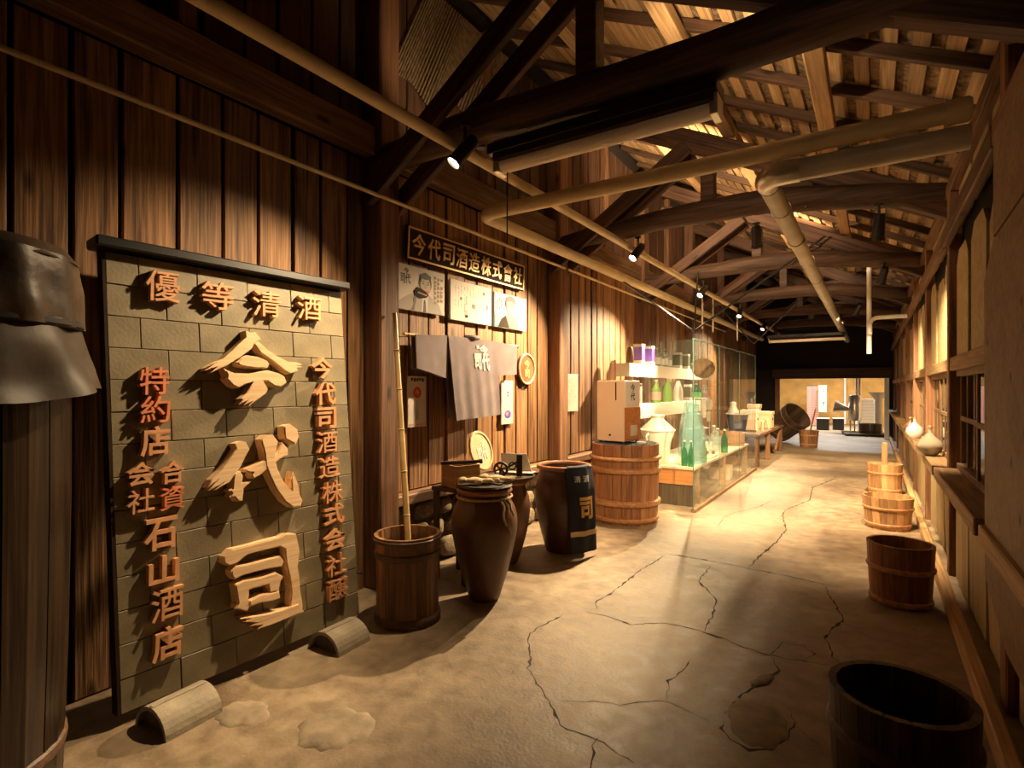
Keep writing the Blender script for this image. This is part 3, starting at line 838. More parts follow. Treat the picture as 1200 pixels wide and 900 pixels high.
def tube_lamp(c, length, label, n=2):
    t = thing('tube_lamp', label, 'lamp', c)
    L2 = length / 2
    MB().box(-L2 - 0.05, L2 + 0.02, -0.085, 0.085, 0.045, 0.115).obj('housing', 'black', t, bevel=0.005)
    MB().prism([(-0.09, 0.0), (0.09, 0.0), (0.085, 0.044), (-0.085, 0.044)], -L2, L2).obj('reflector', 'sign_dark', t, rot=(PI / 2, 0, PI / 2))
    MB().tube([(-L2, 0, -0.012), (L2, 0, -0.012)], 0.05, 16).obj('tube', 'tubeglass', t, smooth=True)
    for s in (-1, 1):
        MB().box(s * L2 - 0.02, s * L2 + 0.02, -0.06, 0.06, -0.066, 0.044).obj('end_cap', 'galv', t, bevel=0.004)
        MB().tube([(s * L2 * 0.7, 0, 0.11), (s * L2 * 0.7, 0, 0.20)], 0.004, 6).obj('hanger', 'black', t)
    return t


tube_lamp((-1.335, 2.905, 2.945), 1.34, 'unlit tube lamp with dark housing hung under the big log')
tube_lamp((-1.25, 14.0, 2.62), 1.5, 'unlit far tube lamp above the workbench')
cord = MB().tube([(-1.95, 2.9, 2.42), (-1.95, 2.905, 2.95), (-1.955, 2.905, 3.06)], 0.004, 6)
tag(cord.obj('pull_cord', 'black'), 'thin black pull cord hanging from the near tube lamp', 'cord')


# ------------------------------------------------------------------ leaning sign of tiles with carved letters
SO = Vector((-2.779, 1.066, 0.05)); yaw, tilt = 0.0295, 0.088
sa = Vector((math.sin(yaw), math.cos(yaw), 0)); n0 = Vector((math.cos(yaw), -math.sin(yaw), 0))
su = Vector((0, 0, 1)) * math.cos(tilt) - n0 * math.sin(tilt)
SW, SH = 1.317, 2.106
sign = thing('sign_panel', 'big leaning tiled shop sign with raised wooden Japanese characters', 'sign', mat4=frame(SO, sa, su))
MB().box(0, SW, 0, SH, -0.05, -0.014).obj('backboard', 'tile_gap', sign)
MB().box(-0.05, SW + 0.03, SH - 0.005, SH + 0.045, -0.07, 0.06).obj('top_cap', 'black', sign, bevel=0.008)
MB().box(-0.012, 0.0, 0, SH, -0.06, 0.002).obj('edge_strip', 'sign_dark', sign)
th = 0.1495; y = 0.0; row = 0
while y < SH - 0.02:
    y1 = min(SH - 0.007, y + th)
    x = -0.27 * (0.5 if row % 2 else 0.06)
    while x < SW:
        x0, x1 = max(0.0, x), min(SW, x + 0.27)
        if x1 - x0 > 0.02:
            dz = random.uniform(-.002, .002)
            cx, cy = (x0 + x1) / 2, (y + y1) / 2
            MB().box(x0 - cx + .0015, x1 - cx - .0015, y - cy + .0015, y1 - cy - .0015, -0.013, dz).obj('tile', 'tile', sign, (cx, cy, 0), None, False, 0.0025)
        x += 0.27
    y += th; row += 1
BIG = [
    [[(619, 1766), (648, 1757), (674, 1763), (707, 1725), (675, 1710), (646, 1667), (574, 1613), (508, 1572), (424, 1530), (457, 1562), (396, 1541), (446, 1580), (394, 1554), (444, 1586), (488, 1604), (542, 1654), (594, 1704), (620, 1728)],
     [(661, 1699), (685, 1714), (743, 1666), (803, 1629), (866, 1605), (918, 1604), (955, 1591), (924, 1583), (958, 1578), (916, 1569), (926, 1553), (877, 1535), (842, 1551), (801, 1583), (747, 1620), (701, 1647)],
     [(590, 1619), (616, 1630), (680, 1624), (733, 1606), (746, 1587), (731, 1564), (677, 1559), (619, 1564), (575, 1572), (560, 1590)],
     [(489, 1554), (539, 1531), (624, 1530), (703, 1547), (730, 1551), (798, 1536), (833, 1517), (844, 1484), (808, 1457), (766, 1461), (727, 1490), (660, 1486), (595, 1467), (563, 1451), (533, 1463), (499, 1500), (505, 1518)],
     [(647, 1490), (699, 1492), (725, 1444), (710, 1419), (682, 1400), (609, 1352), (629, 1376), (584, 1357), (604, 1382), (559, 1364), (579, 1386), (567, 1395), (599, 1420)]],
    [[(531, 1159), (567, 1169), (592, 1161), (610, 1120), (582, 1081), (561, 1039), (527, 999), (494, 960), (420, 931), (457, 959), (391, 933), (428, 975), (385, 948), (404, 985), (454, 1027), (499, 1078), (539, 1130)],
     [(521, 1006), (553, 1012), (568, 981), (560, 951), (608, 947), (568, 918), (558, 856), (533, 854), (518, 879), (490, 883), (504, 903), (489, 920), (508, 927), (513, 970)],
     [(585, 1017), (639, 1037), (709, 1062), (767, 1089), (799, 1144), (834, 1103), (832, 1069), (779, 1048), (721, 1014), (663, 975), (622, 961), (610, 982), (617, 994), (588, 1001)],
     [(673, 1170), (702, 1191), (744, 1188), (774, 1149), (761, 1110), (751, 1057), (762, 996), (788, 932), (829, 879), (843, 870), (843, 938), (856, 971), (886, 891), (890, 836), (908, 798), (894, 766), (845, 768), (796, 810), (749, 884), (717, 955), (693, 1024), (690, 1090)],
     [(811, 1235), (849, 1245), (896, 1209), (904, 1167), (880, 1123), (843, 1144), (815, 1160)]],
    [[(452, 588), (491, 617), (577, 616), (681, 619), (761, 621), (792, 632), (860, 617), (869, 569), (878, 511), (861, 431), (869, 365), (869, 295), (880, 208), (874, 175), (827, 177), (800, 227), (812, 312), (805, 397), (790, 470), (787, 547), (758, 567), (657, 568), (574, 568), (517, 540), (475, 535), (447, 558)],
     [(483, 508), (506, 527), (572, 520), (654, 521), (755, 517), (776, 481), (760, 457), (694, 464), (603, 469), (543, 469), (497, 460), (482, 486)],
     [(496, 438), (542, 444), (636, 434), (722, 437), (768, 401), (748, 379), (735, 335), (681, 338), (676, 383), (572, 387), (564, 347), (568, 301), (554, 280), (490, 316), (508, 339), (503, 391)],
     [(563, 335), (632, 346), (681, 338), (735, 335), (740, 293), (699, 289), (629, 301), (568, 301)],
     [(803, 226), (846, 226), (878, 174), (835, 177), (767, 173), (722, 171), (665, 171), (599, 175), (624, 188), (563, 203), (598, 210), (532, 236), (565, 241), (517, 257), (586, 247), (661, 232), (740, 226)]]]
for ch in BIG:
    xs = [p[0] for s in ch for p in s]; ysv = [p[1] for s in ch for p in s]
    cx = (min(xs) + max(xs)) / 2000; cy = (min(ysv) + max(ysv)) / 2000
    root = None
    for s_i, s in enumerate(ch):
        z1 = 0.062 + 0.003 * s_i
        pl = [(p[0] / 1000 - cx, p[1] / 1000 - cy) for p in s]
        o = MB().prism(pl, 0.0, z1).mesh('stroke')
        # soften the front edge of every carved stroke
        bm = bmesh.new(); bm.from_mesh(o)
        fe = [e for e in bm.edges if all(v.co.z > z1 - 1e-5 for v in e.verts)]
        bmesh.ops.bevel(bm, geom=fe, offset=0.006, segments=2, affect='EDGES', clamp_overlap=True)
        bm.to_mesh(o); bm.free()
        if root is None:
            root = put('carved_character', o, 'carved', sign, (cx, cy, 0.002))
        else:
            put('stroke', o, 'carved', root)
SMALL = [('優', 229, 1957, 154, 155), ('等', 494, 1946, 170, 149), ('清', 769, 1939, 170, 151), ('酒', 1048, 1948, 165, 148), ('今', 1116, 1579, 150, 135), ('代', 1131, 1418, 150, 135), ('司', 1128, 1269, 140, 130), ('酒', 1125, 1120, 145, 130), ('造', 1133, 966, 145, 130), ('株', 1144, 810, 145, 128), ('式', 1146, 674, 145, 125), ('会', 1142, 522, 150, 130), ('社', 1144, 365, 145, 130), ('醸', 1147, 219, 145, 130), ('特', 175, 1489, 129, 132), ('約', 174, 1352, 128, 128), ('店', 169, 1201, 128, 140), ('会', 103, 1054, 112, 108), ('合', 238, 1046, 110, 108), ('社', 99, 928, 112, 108), ('資', 234, 922, 108, 112), ('石', 176, 762, 142, 148), ('山', 184, 591, 132, 132), ('酒', 193, 432, 142, 146), ('店', 187, 251, 134, 145)]
for k, (c, x, y, w, hh) in enumerate(SMALL):
    mb = MB(); put_glyph(mb, c, 0, 0, w / 1000, hh / 1000, 0.0, 0.034, 0.022, 0.05)
    mb.obj('raised_character', 'letter_red' if c in '特約資' and k > 13 else 'letter', sign, (x / 1000, y / 1000, 0.002))


def roof_tile(loc, rz, L_, R_, label):
    # a half-round ridge tile laid as a chock
    t = thing('ridge_tile', label, 'roof tile', loc, rz)
    n = 14
    pl = [(R_ * math.cos(PI * i / n), R_ * 0.9 * math.sin(PI * i / n)) for i in range(n + 1)]
    inn = [(0.86 * x_, 0.84 * y_) for x_, y_ in pl]
    mb = MB()
    poly = pl + inn[::-1]
    V = [(x_, y_, z_) for z_ in (-L_ / 2, L_ / 2) for x_, y_ in poly]; k = len(poly); m = n + 1
    F = [(i, (i + 1) % k, k + (i + 1) % k, k + i) for i in range(k)]
    for z_ in (0, k):
        for i in range(n):
            q = (z_ + i, z_ + i + 1, z_ + k - 2 - i, z_ + k - 1 - i)
            F.append(q if z_ else q[::-1])
    mb.add(V, F).obj('tile_body', 'clay_tile', t, rot=(PI / 2, 0, 0))
    for e_ in (-1, 1):
        MB().prism([(x_ * 0.99, y_ * 0.99) for x_, y_ in inn], e_ * (L_ / 2 - 0.03) - 0.006, e_ * (L_ / 2 - 0.03) + 0.006).obj('end_plug', 'mortar', t, rot=(PI / 2, 0, 0))
    MB().box(-0.012, 0.012, -L_ / 2 + 0.003, L_ / 2 - 0.003, R_ * 0.895, R_ * 0.93).obj('ridge_line', 'clay_tile', t, bevel=0.002)
    return t


roof_tile((-2.625, 1.24, 0.0), 0.06, 0.25, 0.125, 'grey half-round roof tile chock under the near corner of the leaning sign')
roof_tile((-2.61, 2.12, 0.0), 0.06, 0.24, 0.125, 'grey half-round roof tile chock beside the bucket with the pole')


# ------------------------------------------------------------------ coopered tubs
def tub(name, label, loc, prof, n, hoops, smat, hmat, thick=0.022, bottom=0.04, rotz=0.0, group=None, inner=True):
    """prof: outer (radius, z) pairs from the foot up; n staves, each its own part; hoops: (z, height, bulge)"""
    t = thing(name, label, 'tub', loc, rotz, group)

    def rad(z):
        for (r0, z0), (r1, z1) in zip(prof, prof[1:]):
            if z <= z1: return r0 + (r1 - r0) * (z - z0) / (z1 - z0)
        return prof[-1][0]
    da = PI / n * 0.965
    me = MB()
    V = []; k = len(prof)
    for r, z in prof:
        for rr_, a in ((r, -da), (r * 1.004, 0), (r, da), (r - thick, da), (r - thick, -da)):
            V.append((rr_ * math.cos(a), rr_ * math.sin(a), z))
    F = []
    for q in range(k - 1):
        for e in range(5):
            F.append((q * 5 + e, q * 5 + (e + 1) % 5, (q + 1) * 5 + (e + 1) % 5, (q + 1) * 5 + e))
    F.append((4, 3, 2, 1, 0)); F.append(tuple((k - 1) * 5 + e for e in range(5)))
    mesh = me.add(V, F).mesh('stave')
    for i in range(n):
        put('stave', mesh, smat, t, rot=(0, 0, 2 * PI * i / n))
    for z, hh, bu in hoops:
        r0, r1 = rad(z), rad(z + hh)
        MB().lathe([(r0 - 0.004, z), (r0 + bu, z + hh * 0.2), ((r0 + r1) / 2 + bu * 1.25, z + hh * 0.5), (r1 + bu, z + hh * 0.8), (r1 - 0.004, z + hh)], 40, close=False).obj('hoop', hmat, t, smooth=True)
    MB().lathe([(0, bottom), (rad(bottom) - thick * 0.9, bottom), (rad(bottom + .02) - thick * 0.9, bottom + 0.02), (0, bottom + 0.02)], 32).obj('tub_floor', smat, t)
    return t


def cane(name, label, p0, p1, r, nodes, mat='bamboo', cat='pole'):
    p0 = Vector(p0); p1 = Vector(p1); L_ = (p1 - p0).length
    t = thing(name, label, cat, p0)
    d = (p1 - p0).normalized()
    MB().tube([(0, 0, 0), tuple(d * L_ * 0.5), tuple(d * L_)], [r, r * 0.9, r * 0.75], 12).obj('cane', mat, t, smooth=True)
    for k in range(1, nodes + 1):
        s = L_ * k / (nodes + 1)
        MB().tube([tuple(d * (s - 0.006)), tuple(d * s), tuple(d * (s + 0.006))], [r * 0.9, r * 1.12, r * 0.9], 12).obj('cane_node', mat, t, smooth=True)
    return t


tub('wooden_bucket', 'deep wooden bucket holding a bamboo pole beside the leaning sign', (-2.53, 2.60, 0), [(0.205, 0), (0.20, 0.06), (0.198, 0.30), (0.205, 0.50), (0.213, 0.56)], 18,
    [(0.015, 0.05, 0.010), (0.415, 0.05, 0.010), (0.515, 0.035, 0.008)], 'stave', 'hoop_dark')
cane('bamboo_pole', 'long bamboo pole leaning from the deep bucket to the wall post', (-2.51, 2.62, 0.065), (-2.985, 2.93, 2.06), 0.023, 6)
hb = MB().tube([(-3.0, 2.40, 0.02), (-3.0, 2.40, 0.30), (-2.76, 2.42, 0.30)], 0.008, 8)
tag(hb.obj('iron_rod', 'iron'), 'bent iron rod standing between the sign and the deep bucket', 'rod')

tub('sake_barrel', 'tall reddish wooden barrel with thick hoops under the cream cabinet', (-2.36, 5.93, 0), [(0.345, 0), (0.36, 0.12), (0.372, 0.45), (0.375, 0.88)], 22,
    [(0.02, 0.06, 0.018), (0.20, 0.075, 0.028), (0.56, 0.07, 0.028), (0.70, 0.05, 0.024)], 'stave_red', 'hoop', bottom=0.83)
tub('wooden_tub', 'open wooden tub with reddish staves at the foot of the right wall', (0.165, 4.70, 0), [(0.175, 0), (0.185, 0.12), (0.20, 0.42)], 16,
    [(0.01, 0.045, 0.010), (0.235, 0.04, 0.010)], 'stave_red', 'hoop')
tub('wooden_tub', 'wide pale wooden tub beyond the open tub by the right wall', (0.14, 7.15, 0), [(0.20, 0), (0.215, 0.15), (0.235, 0.34)], 18,
    [(0.02, 0.05, 0.010), (0.205, 0.035, 0.010)], 'stave_lt', 'hoop')
hb = tub('wooden_pail', 'tall-handled orange wooden pail with a lid by the right wall', (0.15, 9.5, 0), [(0.20, 0), (0.205, 0.20), (0.215, 0.42)], 16,
         [(0.03, 0.05, 0.010), (0.27, 0.04, 0.010)], 'stave_lt', 'hoop')
MB().lathe([(0, 0.40), (0.20, 0.40), (0.20, 0.42), (0, 0.425)], 24).obj('lid', 'purlin', hb)
MB().box(-0.035, 0.035, -0.05, 0.05, 0.42, 0.72).obj('handle_post', 'stave_lt', hb, bevel=0.006)
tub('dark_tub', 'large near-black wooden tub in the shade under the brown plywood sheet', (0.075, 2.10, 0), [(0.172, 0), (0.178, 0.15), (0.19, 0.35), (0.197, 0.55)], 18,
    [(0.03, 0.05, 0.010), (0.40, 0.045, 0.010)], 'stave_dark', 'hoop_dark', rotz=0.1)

# tall covered cask at the edge of view
ck = tub('covered_cask', 'tall dark lacquered cask wrapped with plastic at the sign\'s edge', (-2.78, 0.50, 0), [(0.345, 0), (0.36, 0.5), (0.37, 1.1), (0.37, 1.70)], 14,
         [(0.12, 0.06, 0.008)], 'lacquer', 'hoop_dark', bottom=1.6)
rr = random.Random(8)


def wrap(z0, z1, r0, r1, fold, nf, seed, drop=0.0):
    def fn(u, v):
        a = 2 * PI * u
        w = math.sin(a * nf + seed + 1.5 * v) * fold * (0.4 + 0.6 * (1 - v)) + noise.noise(Vector((math.cos(a) * 2, math.sin(a) * 2, v * 2 + seed))) * fold * 1.4
        r = r0 + (r1 - r0) * v + w
        z = z0 + (z1 - z0) * v - drop * (1 - v) * (0.5 + 0.5 * math.sin(a * 3 + seed))
        return (r * math.cos(a), r * math.sin(a), z)
    return MB().grid(fn, 120, 12)


wrap(1.50, 1.74, 0.46, 0.385, 0.016, 9, 1.0, 0.05).obj('plastic_skirt', 'sheet2', ck, smooth=True)
mb = wrap(1.73, 1.99, 0.405, 0.395, 0.010, 14, 2.0)
mb.obj('plastic_wrap', 'sheet', ck, smooth=True)
MB().lathe([(0.398, 1.975), (0.36, 2.03), (0.2, 2.05), (0.0, 2.055)], 48).obj('plastic_top', 'sheet', ck, smooth=True)
MB().lathe([(0.398, 1.725), (0.412, 1.735), (0.412, 1.75), (0.398, 1.76)], 48, close=False).obj('tie_cord', 'black', ck, smooth=True)


# ------------------------------------------------------------------ clay jars
def clay_jar(label, loc, prof, mat, rim, lid=None):
    t = thing('clay_jar', label, 'jar', loc)
    top = prof[-1]
    inner = [(top[0] - 0.03, top[1] - 0.005)] + [(max(0.02, r - 0.025), z) for r, z in prof[::-1] if 0.05 < z < top[1] - 0.04] + [(0.0, 0.04)]
    # smooth the outline
    P = []
    for i in range(len(prof) - 1):
        p0 = prof[max(0, i - 1)]; p1 = prof[i]; p2 = prof[i + 1]; p3 = prof[min(len(prof) - 1, i + 2)]
        for s in range(4):
            u = s / 4
            P.append(tuple(0.5 * ((2 * p1[c]) + (-p0[c] + p2[c]) * u + (2 * p0[c] - 5 * p1[c] + 4 * p2[c] - p3[c]) * u * u + (-p0[c] + 3 * p1[c] - 3 * p2[c] + p3[c]) * u ** 3) for c in (0, 1)))
    P.append(prof[-1])
    MB().lathe(P + inner, 48).obj('jar_body', mat, t, smooth=True)
    r, z = rim
    MB().tube([(r * math.cos(2 * PI * i / 40), r * math.sin(2 * PI * i / 40), z) for i in range(41)], 0.022, 8, False).obj('jar_rim', 'jar_rim', t, smooth=True)
    return t


J1 = (-2.32, 3.16, 0)
clay_jar('broad-shouldered brown clay jar with gloves on its lid, behind the deep bucket', J1, [(0.105, 0), (0.125, 0.06), (0.19, 0.28), (0.235, 0.50), (0.228, 0.62), (0.185, 0.715), (0.17, 0.745), (0.185, 0.775)], 'jar', (0.178, 0.775))
jl = thing('jar_lid', 'flat dark wooden lid on the broad-shouldered clay jar', 'lid', (J1[0], J1[1], 0.80))
MB().lathe([(0, 0), (0.19, 0), (0.20, 0.008), (0.19, 0.02), (0, 0.02)], 36).obj('lid_disc', 'stave_dark', jl, smooth=True)
MB().box(-0.15, 0.15, -0.02, 0.02, 0.0201, 0.030).obj('lid_batten', 'stave_dark', jl)


def soft(mb, n):
    return mb


def glove(loc, rz, label, L_=0.19, w=0.085):
    t = thing('cloth_glove', label, 'glove', loc, rz)

    def blob(cx, cy, lx, ly, lz, name, rot=0):
        def fn(u, v):
            a = 2 * PI * u; b = PI * (v - 0.5)
            x = lx * math.copysign(abs(math.cos(b)) ** 0.7, math.cos(b)) * math.cos(a); y = ly * math.copysign(abs(math.cos(b)) ** 0.7, math.cos(b)) * math.sin(a); z = lz * math.sin(b)
            x += 0.012 * noise.noise(Vector((x * 20, y * 20, z * 20))); z += 0.006 * noise.noise(Vector((x * 25, y * 25, 3)))
            return (cx + x * math.cos(rot) - y * math.sin(rot), cy + x * math.sin(rot) + y * math.cos(rot), lz + z)
        MB().grid(fn, 24, 12).obj(name, 'cloth', t, smooth=True)
    blob(0, 0, L_ * 0.42, w * 0.55, 0.018, 'palm')
    for q in range(4):
        blob(L_ * 0.5, (q - 1.5) * w * 0.26, L_ * 0.22, w * 0.13, 0.013, 'finger', (q - 1.5) * 0.08)
    blob(L_ * 0.12, -w * 0.6, L_ * 0.17, w * 0.15, 0.012, 'thumb', -0.6)
    blob(-L_ * 0.42, 0, L_ * 0.16, w * 0.50, 0.02, 'cuff')
    return t


glove((J1[0] - 0.03, J1[1] - 0.085, 0.832), 0.75, 'cream work glove lying flat on the dark jar lid')
glove((J1[0] + 0.03, J1[1] + 0.09, 0.832), 0.35, 'cream work glove hanging over the back of the dark jar lid', 0.2, 0.095)
# straw rope tied on the jar's shoulder, hanging down its side
rp = thing('straw_rope', 'straw rope knotted on the shoulder of the broad clay jar', 'rope', (J1[0], J1[1], 0))
a0 = -0.35
MB().tube([(0.196 * math.cos(a), 0.196 * math.sin(a), 0.730) for a in [2 * PI * i / 40 for i in range(41)]], 0.009, 7, False).obj('rope_loop', 'rope', rp, smooth=True)
for da_, zz, ln in ((0.0, 0.72, 0.16), (0.16, 0.72, 0.22), (0.30, 0.72, 0.10)):
    a = a0 + da_
    pts = []
    for i in range(9):
        z = zz - ln * i / 8
        r = 0.205 + 0.045 * min(1, i / 5)
        pts.append((r * math.cos(a + .05 * math.sin(i)), r * math.sin(a + .05 * math.sin(i)), z))
    MB().tube(pts, 0.009, 7).obj('rope_end', 'rope', rp, smooth=True)

J2 = (-2.66, 3.92, 0)
clay_jar('brown clay jar behind the broad-shouldered one, carrying a dark tray', J2, [(0.11, 0), (0.13, 0.05), (0.19, 0.25), (0.22, 0.45), (0.21, 0.56), (0.18, 0.64), (0.175, 0.68), (0.185, 0.70)], 'jar', (0.178, 0.70))
tr = thing('tray', 'dark round tray on the rear clay jar under the paper and iron pulley', 'tray', (J2[0], J2[1], 0.725))
MB().lathe([(0, 0), (0.25, 0), (0.262, 0.012), (0.262, 0.026), (0.25, 0.026), (0.245, 0.012), (0, 0.012)], 40).obj('tray_dish', 'stave_dark', tr, smooth=True)
# round pale cask lid leaning on the wall
dl = thing('cask_lid', 'round pale cask lid with faint characters leaning behind the iron pulley', 'cask lid',
           mat4=frame((-2.83, 3.86, 0.768), Vector((-0.10, 1, 0)), Vector((-0.30, 0.02, 1))))
MB().lathe([(0, 0), (0.172, 0), (0.178, 0.01), (0.172, 0.022), (0.155, 0.022), (0.15, 0.014), (0, 0.014)], 44, c=(0, 0.19, 0)).obj('lid_board', 'cloth', dl, smooth=True)
mb = MB(); crest(mb, 0.0, 0.19, 0.17, 0.0145, 0.017, 0.02); mb.obj('characters', 'white_cloth', dl)
# white card folded open on the tray
wc = thing('paper_card', 'open white paper card standing on the dark tray', 'card', (J2[0] + 0.02, J2[1] + 0.16, 0.756), 0.25)
mb = MB().add([(-0.17, -0.06, 0), (0.16, -0.06, 0), (0.16, 0.06, 0), (-0.17, 0.06, 0), (-0.17, -0.06, 0.004), (0.16, -0.06, 0.004), (0.16, 0.06, 0.004), (-0.17, 0.06, 0.004)],
              [(0, 3, 2, 1), (4, 5, 6, 7), (0, 1, 5, 4), (1, 2, 6, 5), (2, 3, 7, 6), (3, 0, 4, 7)])
mb.obj('card_base', 'paper', wc)
MB().add([(-0.15, 0.03, 0.004), (0.13, 0.03, 0.004), (0.06, 0.10, 0.15), (-0.19, 0.10, 0.15), (-0.15, 0.036, 0.004), (0.13, 0.036, 0.004), (0.06, 0.106, 0.15), (-0.19, 0.106, 0.15)],
         [(0, 1, 2, 3), (4, 7, 6, 5), (0, 4, 5, 1), (1, 5, 6, 2), (2, 6, 7, 3), (3, 7, 4, 0)]).obj('card_back', 'paper', wc)
# iron pulley / bottle tool
pu = thing('iron_pulley', 'black iron pulley with a handle standing on the dark tray', 'pulley', (J2[0] + 0.0, J2[1] - 0.06, 0.744), 0.55)
mb = MB().tube([(0.055 * math.cos(2 * PI * i / 24), 0, 0.062 + 0.055 * math.sin(2 * PI * i / 24)) for i in range(25)], 0.011, 8, False)
for q in range(3):
    a = PI * q / 3 + 0.3
    mb.tube([(0.05 * math.cos(a), 0, 0.062 + 0.05 * math.sin(a)), (-0.05 * math.cos(a), 0, 0.062 - 0.05 * math.sin(a))], 0.008, 6)
mb.obj('wheel', 'iron', pu, smooth=True)
MB().lathe([(0, -0.02), (0.02, -0.018), (0.02, 0.018), (0, 0.02)], 14).obj('hub', 'iron', pu, (0, 0, 0.062), (PI / 2, 0, 0))
MB().tube([(0.055, 0, 0.075), (0.10, 0, 0.10), (0.14, 0, 0.125)] , 0.009, 7).tube([(0.10 + 0.03 * math.cos(2 * PI * i / 16), 0, 0.09 + 0.03 * math.sin(2 * PI * i / 16)) for i in range(17)], 0.007, 6, False).obj('arm', 'iron', pu, smooth=True)
MB().box(0.135, 0.185, -0.02, 0.02, 0.0, 0.19).obj('side_plate', 'iron', pu, bevel=0.005)

# a stool behind the jars carries an open wooden box
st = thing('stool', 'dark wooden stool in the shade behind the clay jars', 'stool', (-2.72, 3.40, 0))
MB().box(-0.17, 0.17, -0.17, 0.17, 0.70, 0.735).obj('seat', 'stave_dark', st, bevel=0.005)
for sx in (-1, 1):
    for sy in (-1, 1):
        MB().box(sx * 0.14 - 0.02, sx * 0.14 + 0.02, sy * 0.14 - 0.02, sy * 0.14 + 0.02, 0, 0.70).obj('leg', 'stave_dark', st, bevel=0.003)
wb = thing('wooden_box', 'small open wooden measuring box on the stool behind the jar', 'box', (-2.70, 3.36, 0.736), -0.35)
for a in range(4):
    MB().box(0.095, 0.11, -0.11 + (0.0151 if a % 2 else 0), 0.11 - (0.0151 if a % 2 else 0), 0, 0.17).obj('side_board', 'purlin', wb, rot=(0, 0, a * PI / 2))
MB().box(-0.094, 0.094, -0.094, 0.094, 0.0, 0.014).obj('bottom_board', 'purlin', wb)
rs = thing('wooden_rod', 'short dark wooden rod laid across the open measuring box', 'rod', (-2.70, 3.36, 0.921))
MB().tube([(-0.09, -0.13, 0), (0.02, 0.0, 0.0), (0.11, 0.12, 0)], 0.0145, 8).obj('rod_shaft', 'stave_dark', rs, smooth=True)
MB().lathe([(0.019, -0.01), (0.019, 0.01)], 12).obj('rod_ferrule', 'iron', rs, (0.11, 0.12, 0), (PI / 2, 0, -0.7))

J3 = (-2.40, 4.52, 0)
clay_jar('dark barrel-shaped clay jar with a navy apron over its side', J3, [(0.165, 0), (0.185, 0.06), (0.24, 0.28), (0.268, 0.48), (0.255, 0.64), (0.235, 0.72), (0.228, 0.75), (0.243, 0.775)], 'jar_dark', (0.236, 0.775))
# apron: hangs from the rim over the side that faces the aisle
ap = thing('work_apron', 'navy work apron with pale characters draped over the dark clay jar', 'apron', (J3[0], J3[1], 0))
ra = -0.42


def apron_pt(s, t_, out=0.0):
    # s across (-1..1), t_ down 0..1 ; cloth stands off the jar then falls straight to the floor
    z = 0.79 - 0.74 * t_
    r = 0.262 + 0.028 * min(1, t_ * 4) + 0.02 * t_ + out + 0.006 * math.sin(s * 7 + t_ * 3)
    w = 0.155 * (1 - 0.05 * t_)
    cx, cy = r * math.cos(ra), r * math.sin(ra)
    tx, ty = -math.sin(ra), math.cos(ra)
    bend = 0.10 * s * s * (1 - 0.6 * t_) * 0.6
    return (cx + tx * s * w - bend * math.cos(ra), cy + ty * s * w - bend * math.sin(ra), z)


def sheet(f0, nu, nv, th_, name, mat, parent):
    mb = MB()
    mb.grid(lambda u, v: f0(2 * u - 1, v, 0.0), nu, nv)
    b = len(mb.v); fs = list(mb.f)
    mb.grid(lambda u, v: f0(2 * u - 1, v, th_), nu, nv)
    mb.f = [q[::-1] for q in fs] + mb.f[len(fs):]
    w = nv + 1
    rim = [(i, 0) for i in range(nu)] + [(nu, j) for j in range(nv)] + [(i, nv) for i in range(nu, 0, -1)] + [(0, j) for j in range(nv, 0, -1)]
    idx = [i * w + j for i, j in rim]
    for k in range(len(idx)):
        a, c = idx[k], idx[(k + 1) % len(idx)]
        mb.f.append((a, c, b + c, b + a))
    return mb.obj(name, mat, parent, smooth=True)


sheet(apron_pt, 16, 24, 0.006, 'apron_cloth', 'navy', ap)


def on_apron(ch, s0, t0, ws, ht, nm):
    vs, fs = glyph(ch, 0.03)
    me = bpy.data.meshes.new('tmp'); me.from_pydata([tuple(v) for v in vs], [], fs)
    bm = bmesh.new(); bm.from_mesh(me)
    bmesh.ops.triangulate(bm, faces=list(bm.faces))
    bmesh.ops.subdivide_edges(bm, edges=list(bm.edges), cuts=3, use_grid_fill=True)   # so the print follows the cloth
    bm.verts.index_update()
    vs = [v.co.copy() for v in bm.verts]; fs = [tuple(v.index for v in f.verts) for f in bm.faces]
    bm.free(); bpy.data.meshes.remove(me)
    mb = MB().add([apron_pt(s0 + v.x * ws, t0 - v.y * ht, 0.0075 + 0.002 * v.z) for v in vs], fs)
    mb.obj(nm, 'gold' if ch == '司' else 'white_cloth', ap)


on_apron('司', 0.15, 0.48, 1.0, 0.27, 'apron_character')
on_apron('清', -0.42, 0.13, 0.42, 0.075, 'apron_character')
on_apron('酒', 0.16, 0.13, 0.42, 0.075, 'apron_character')


def band_pt(s, v, out): return apron_pt(s, 0.745 + 0.06 * v, 0.007 + out)


sheet(band_pt, 16, 2, 0.002, 'apron_band', 'cloth', ap)
MB().grid(lambda u, v: (lambda a, r: (r * math.cos(a), r * math.sin(a), 0.80 + 0.004 * math.sin(v * PI)))(ra - 0.55 + 1.1 * u, 0.19 + 0.075 * v), 10, 4).obj('waistband', 'navy', ap, smooth=True)

# ------------------------------------------------------------------ on the left wall
XW = -3.172


def wall_thing(name, label, cat, y, z, x=XW, lean=0.0):
    return thing(name, label, cat, mat4=frame((x, y, z), (0, 1, 0), (-math.sin(lean), 0, math.cos(lean))))


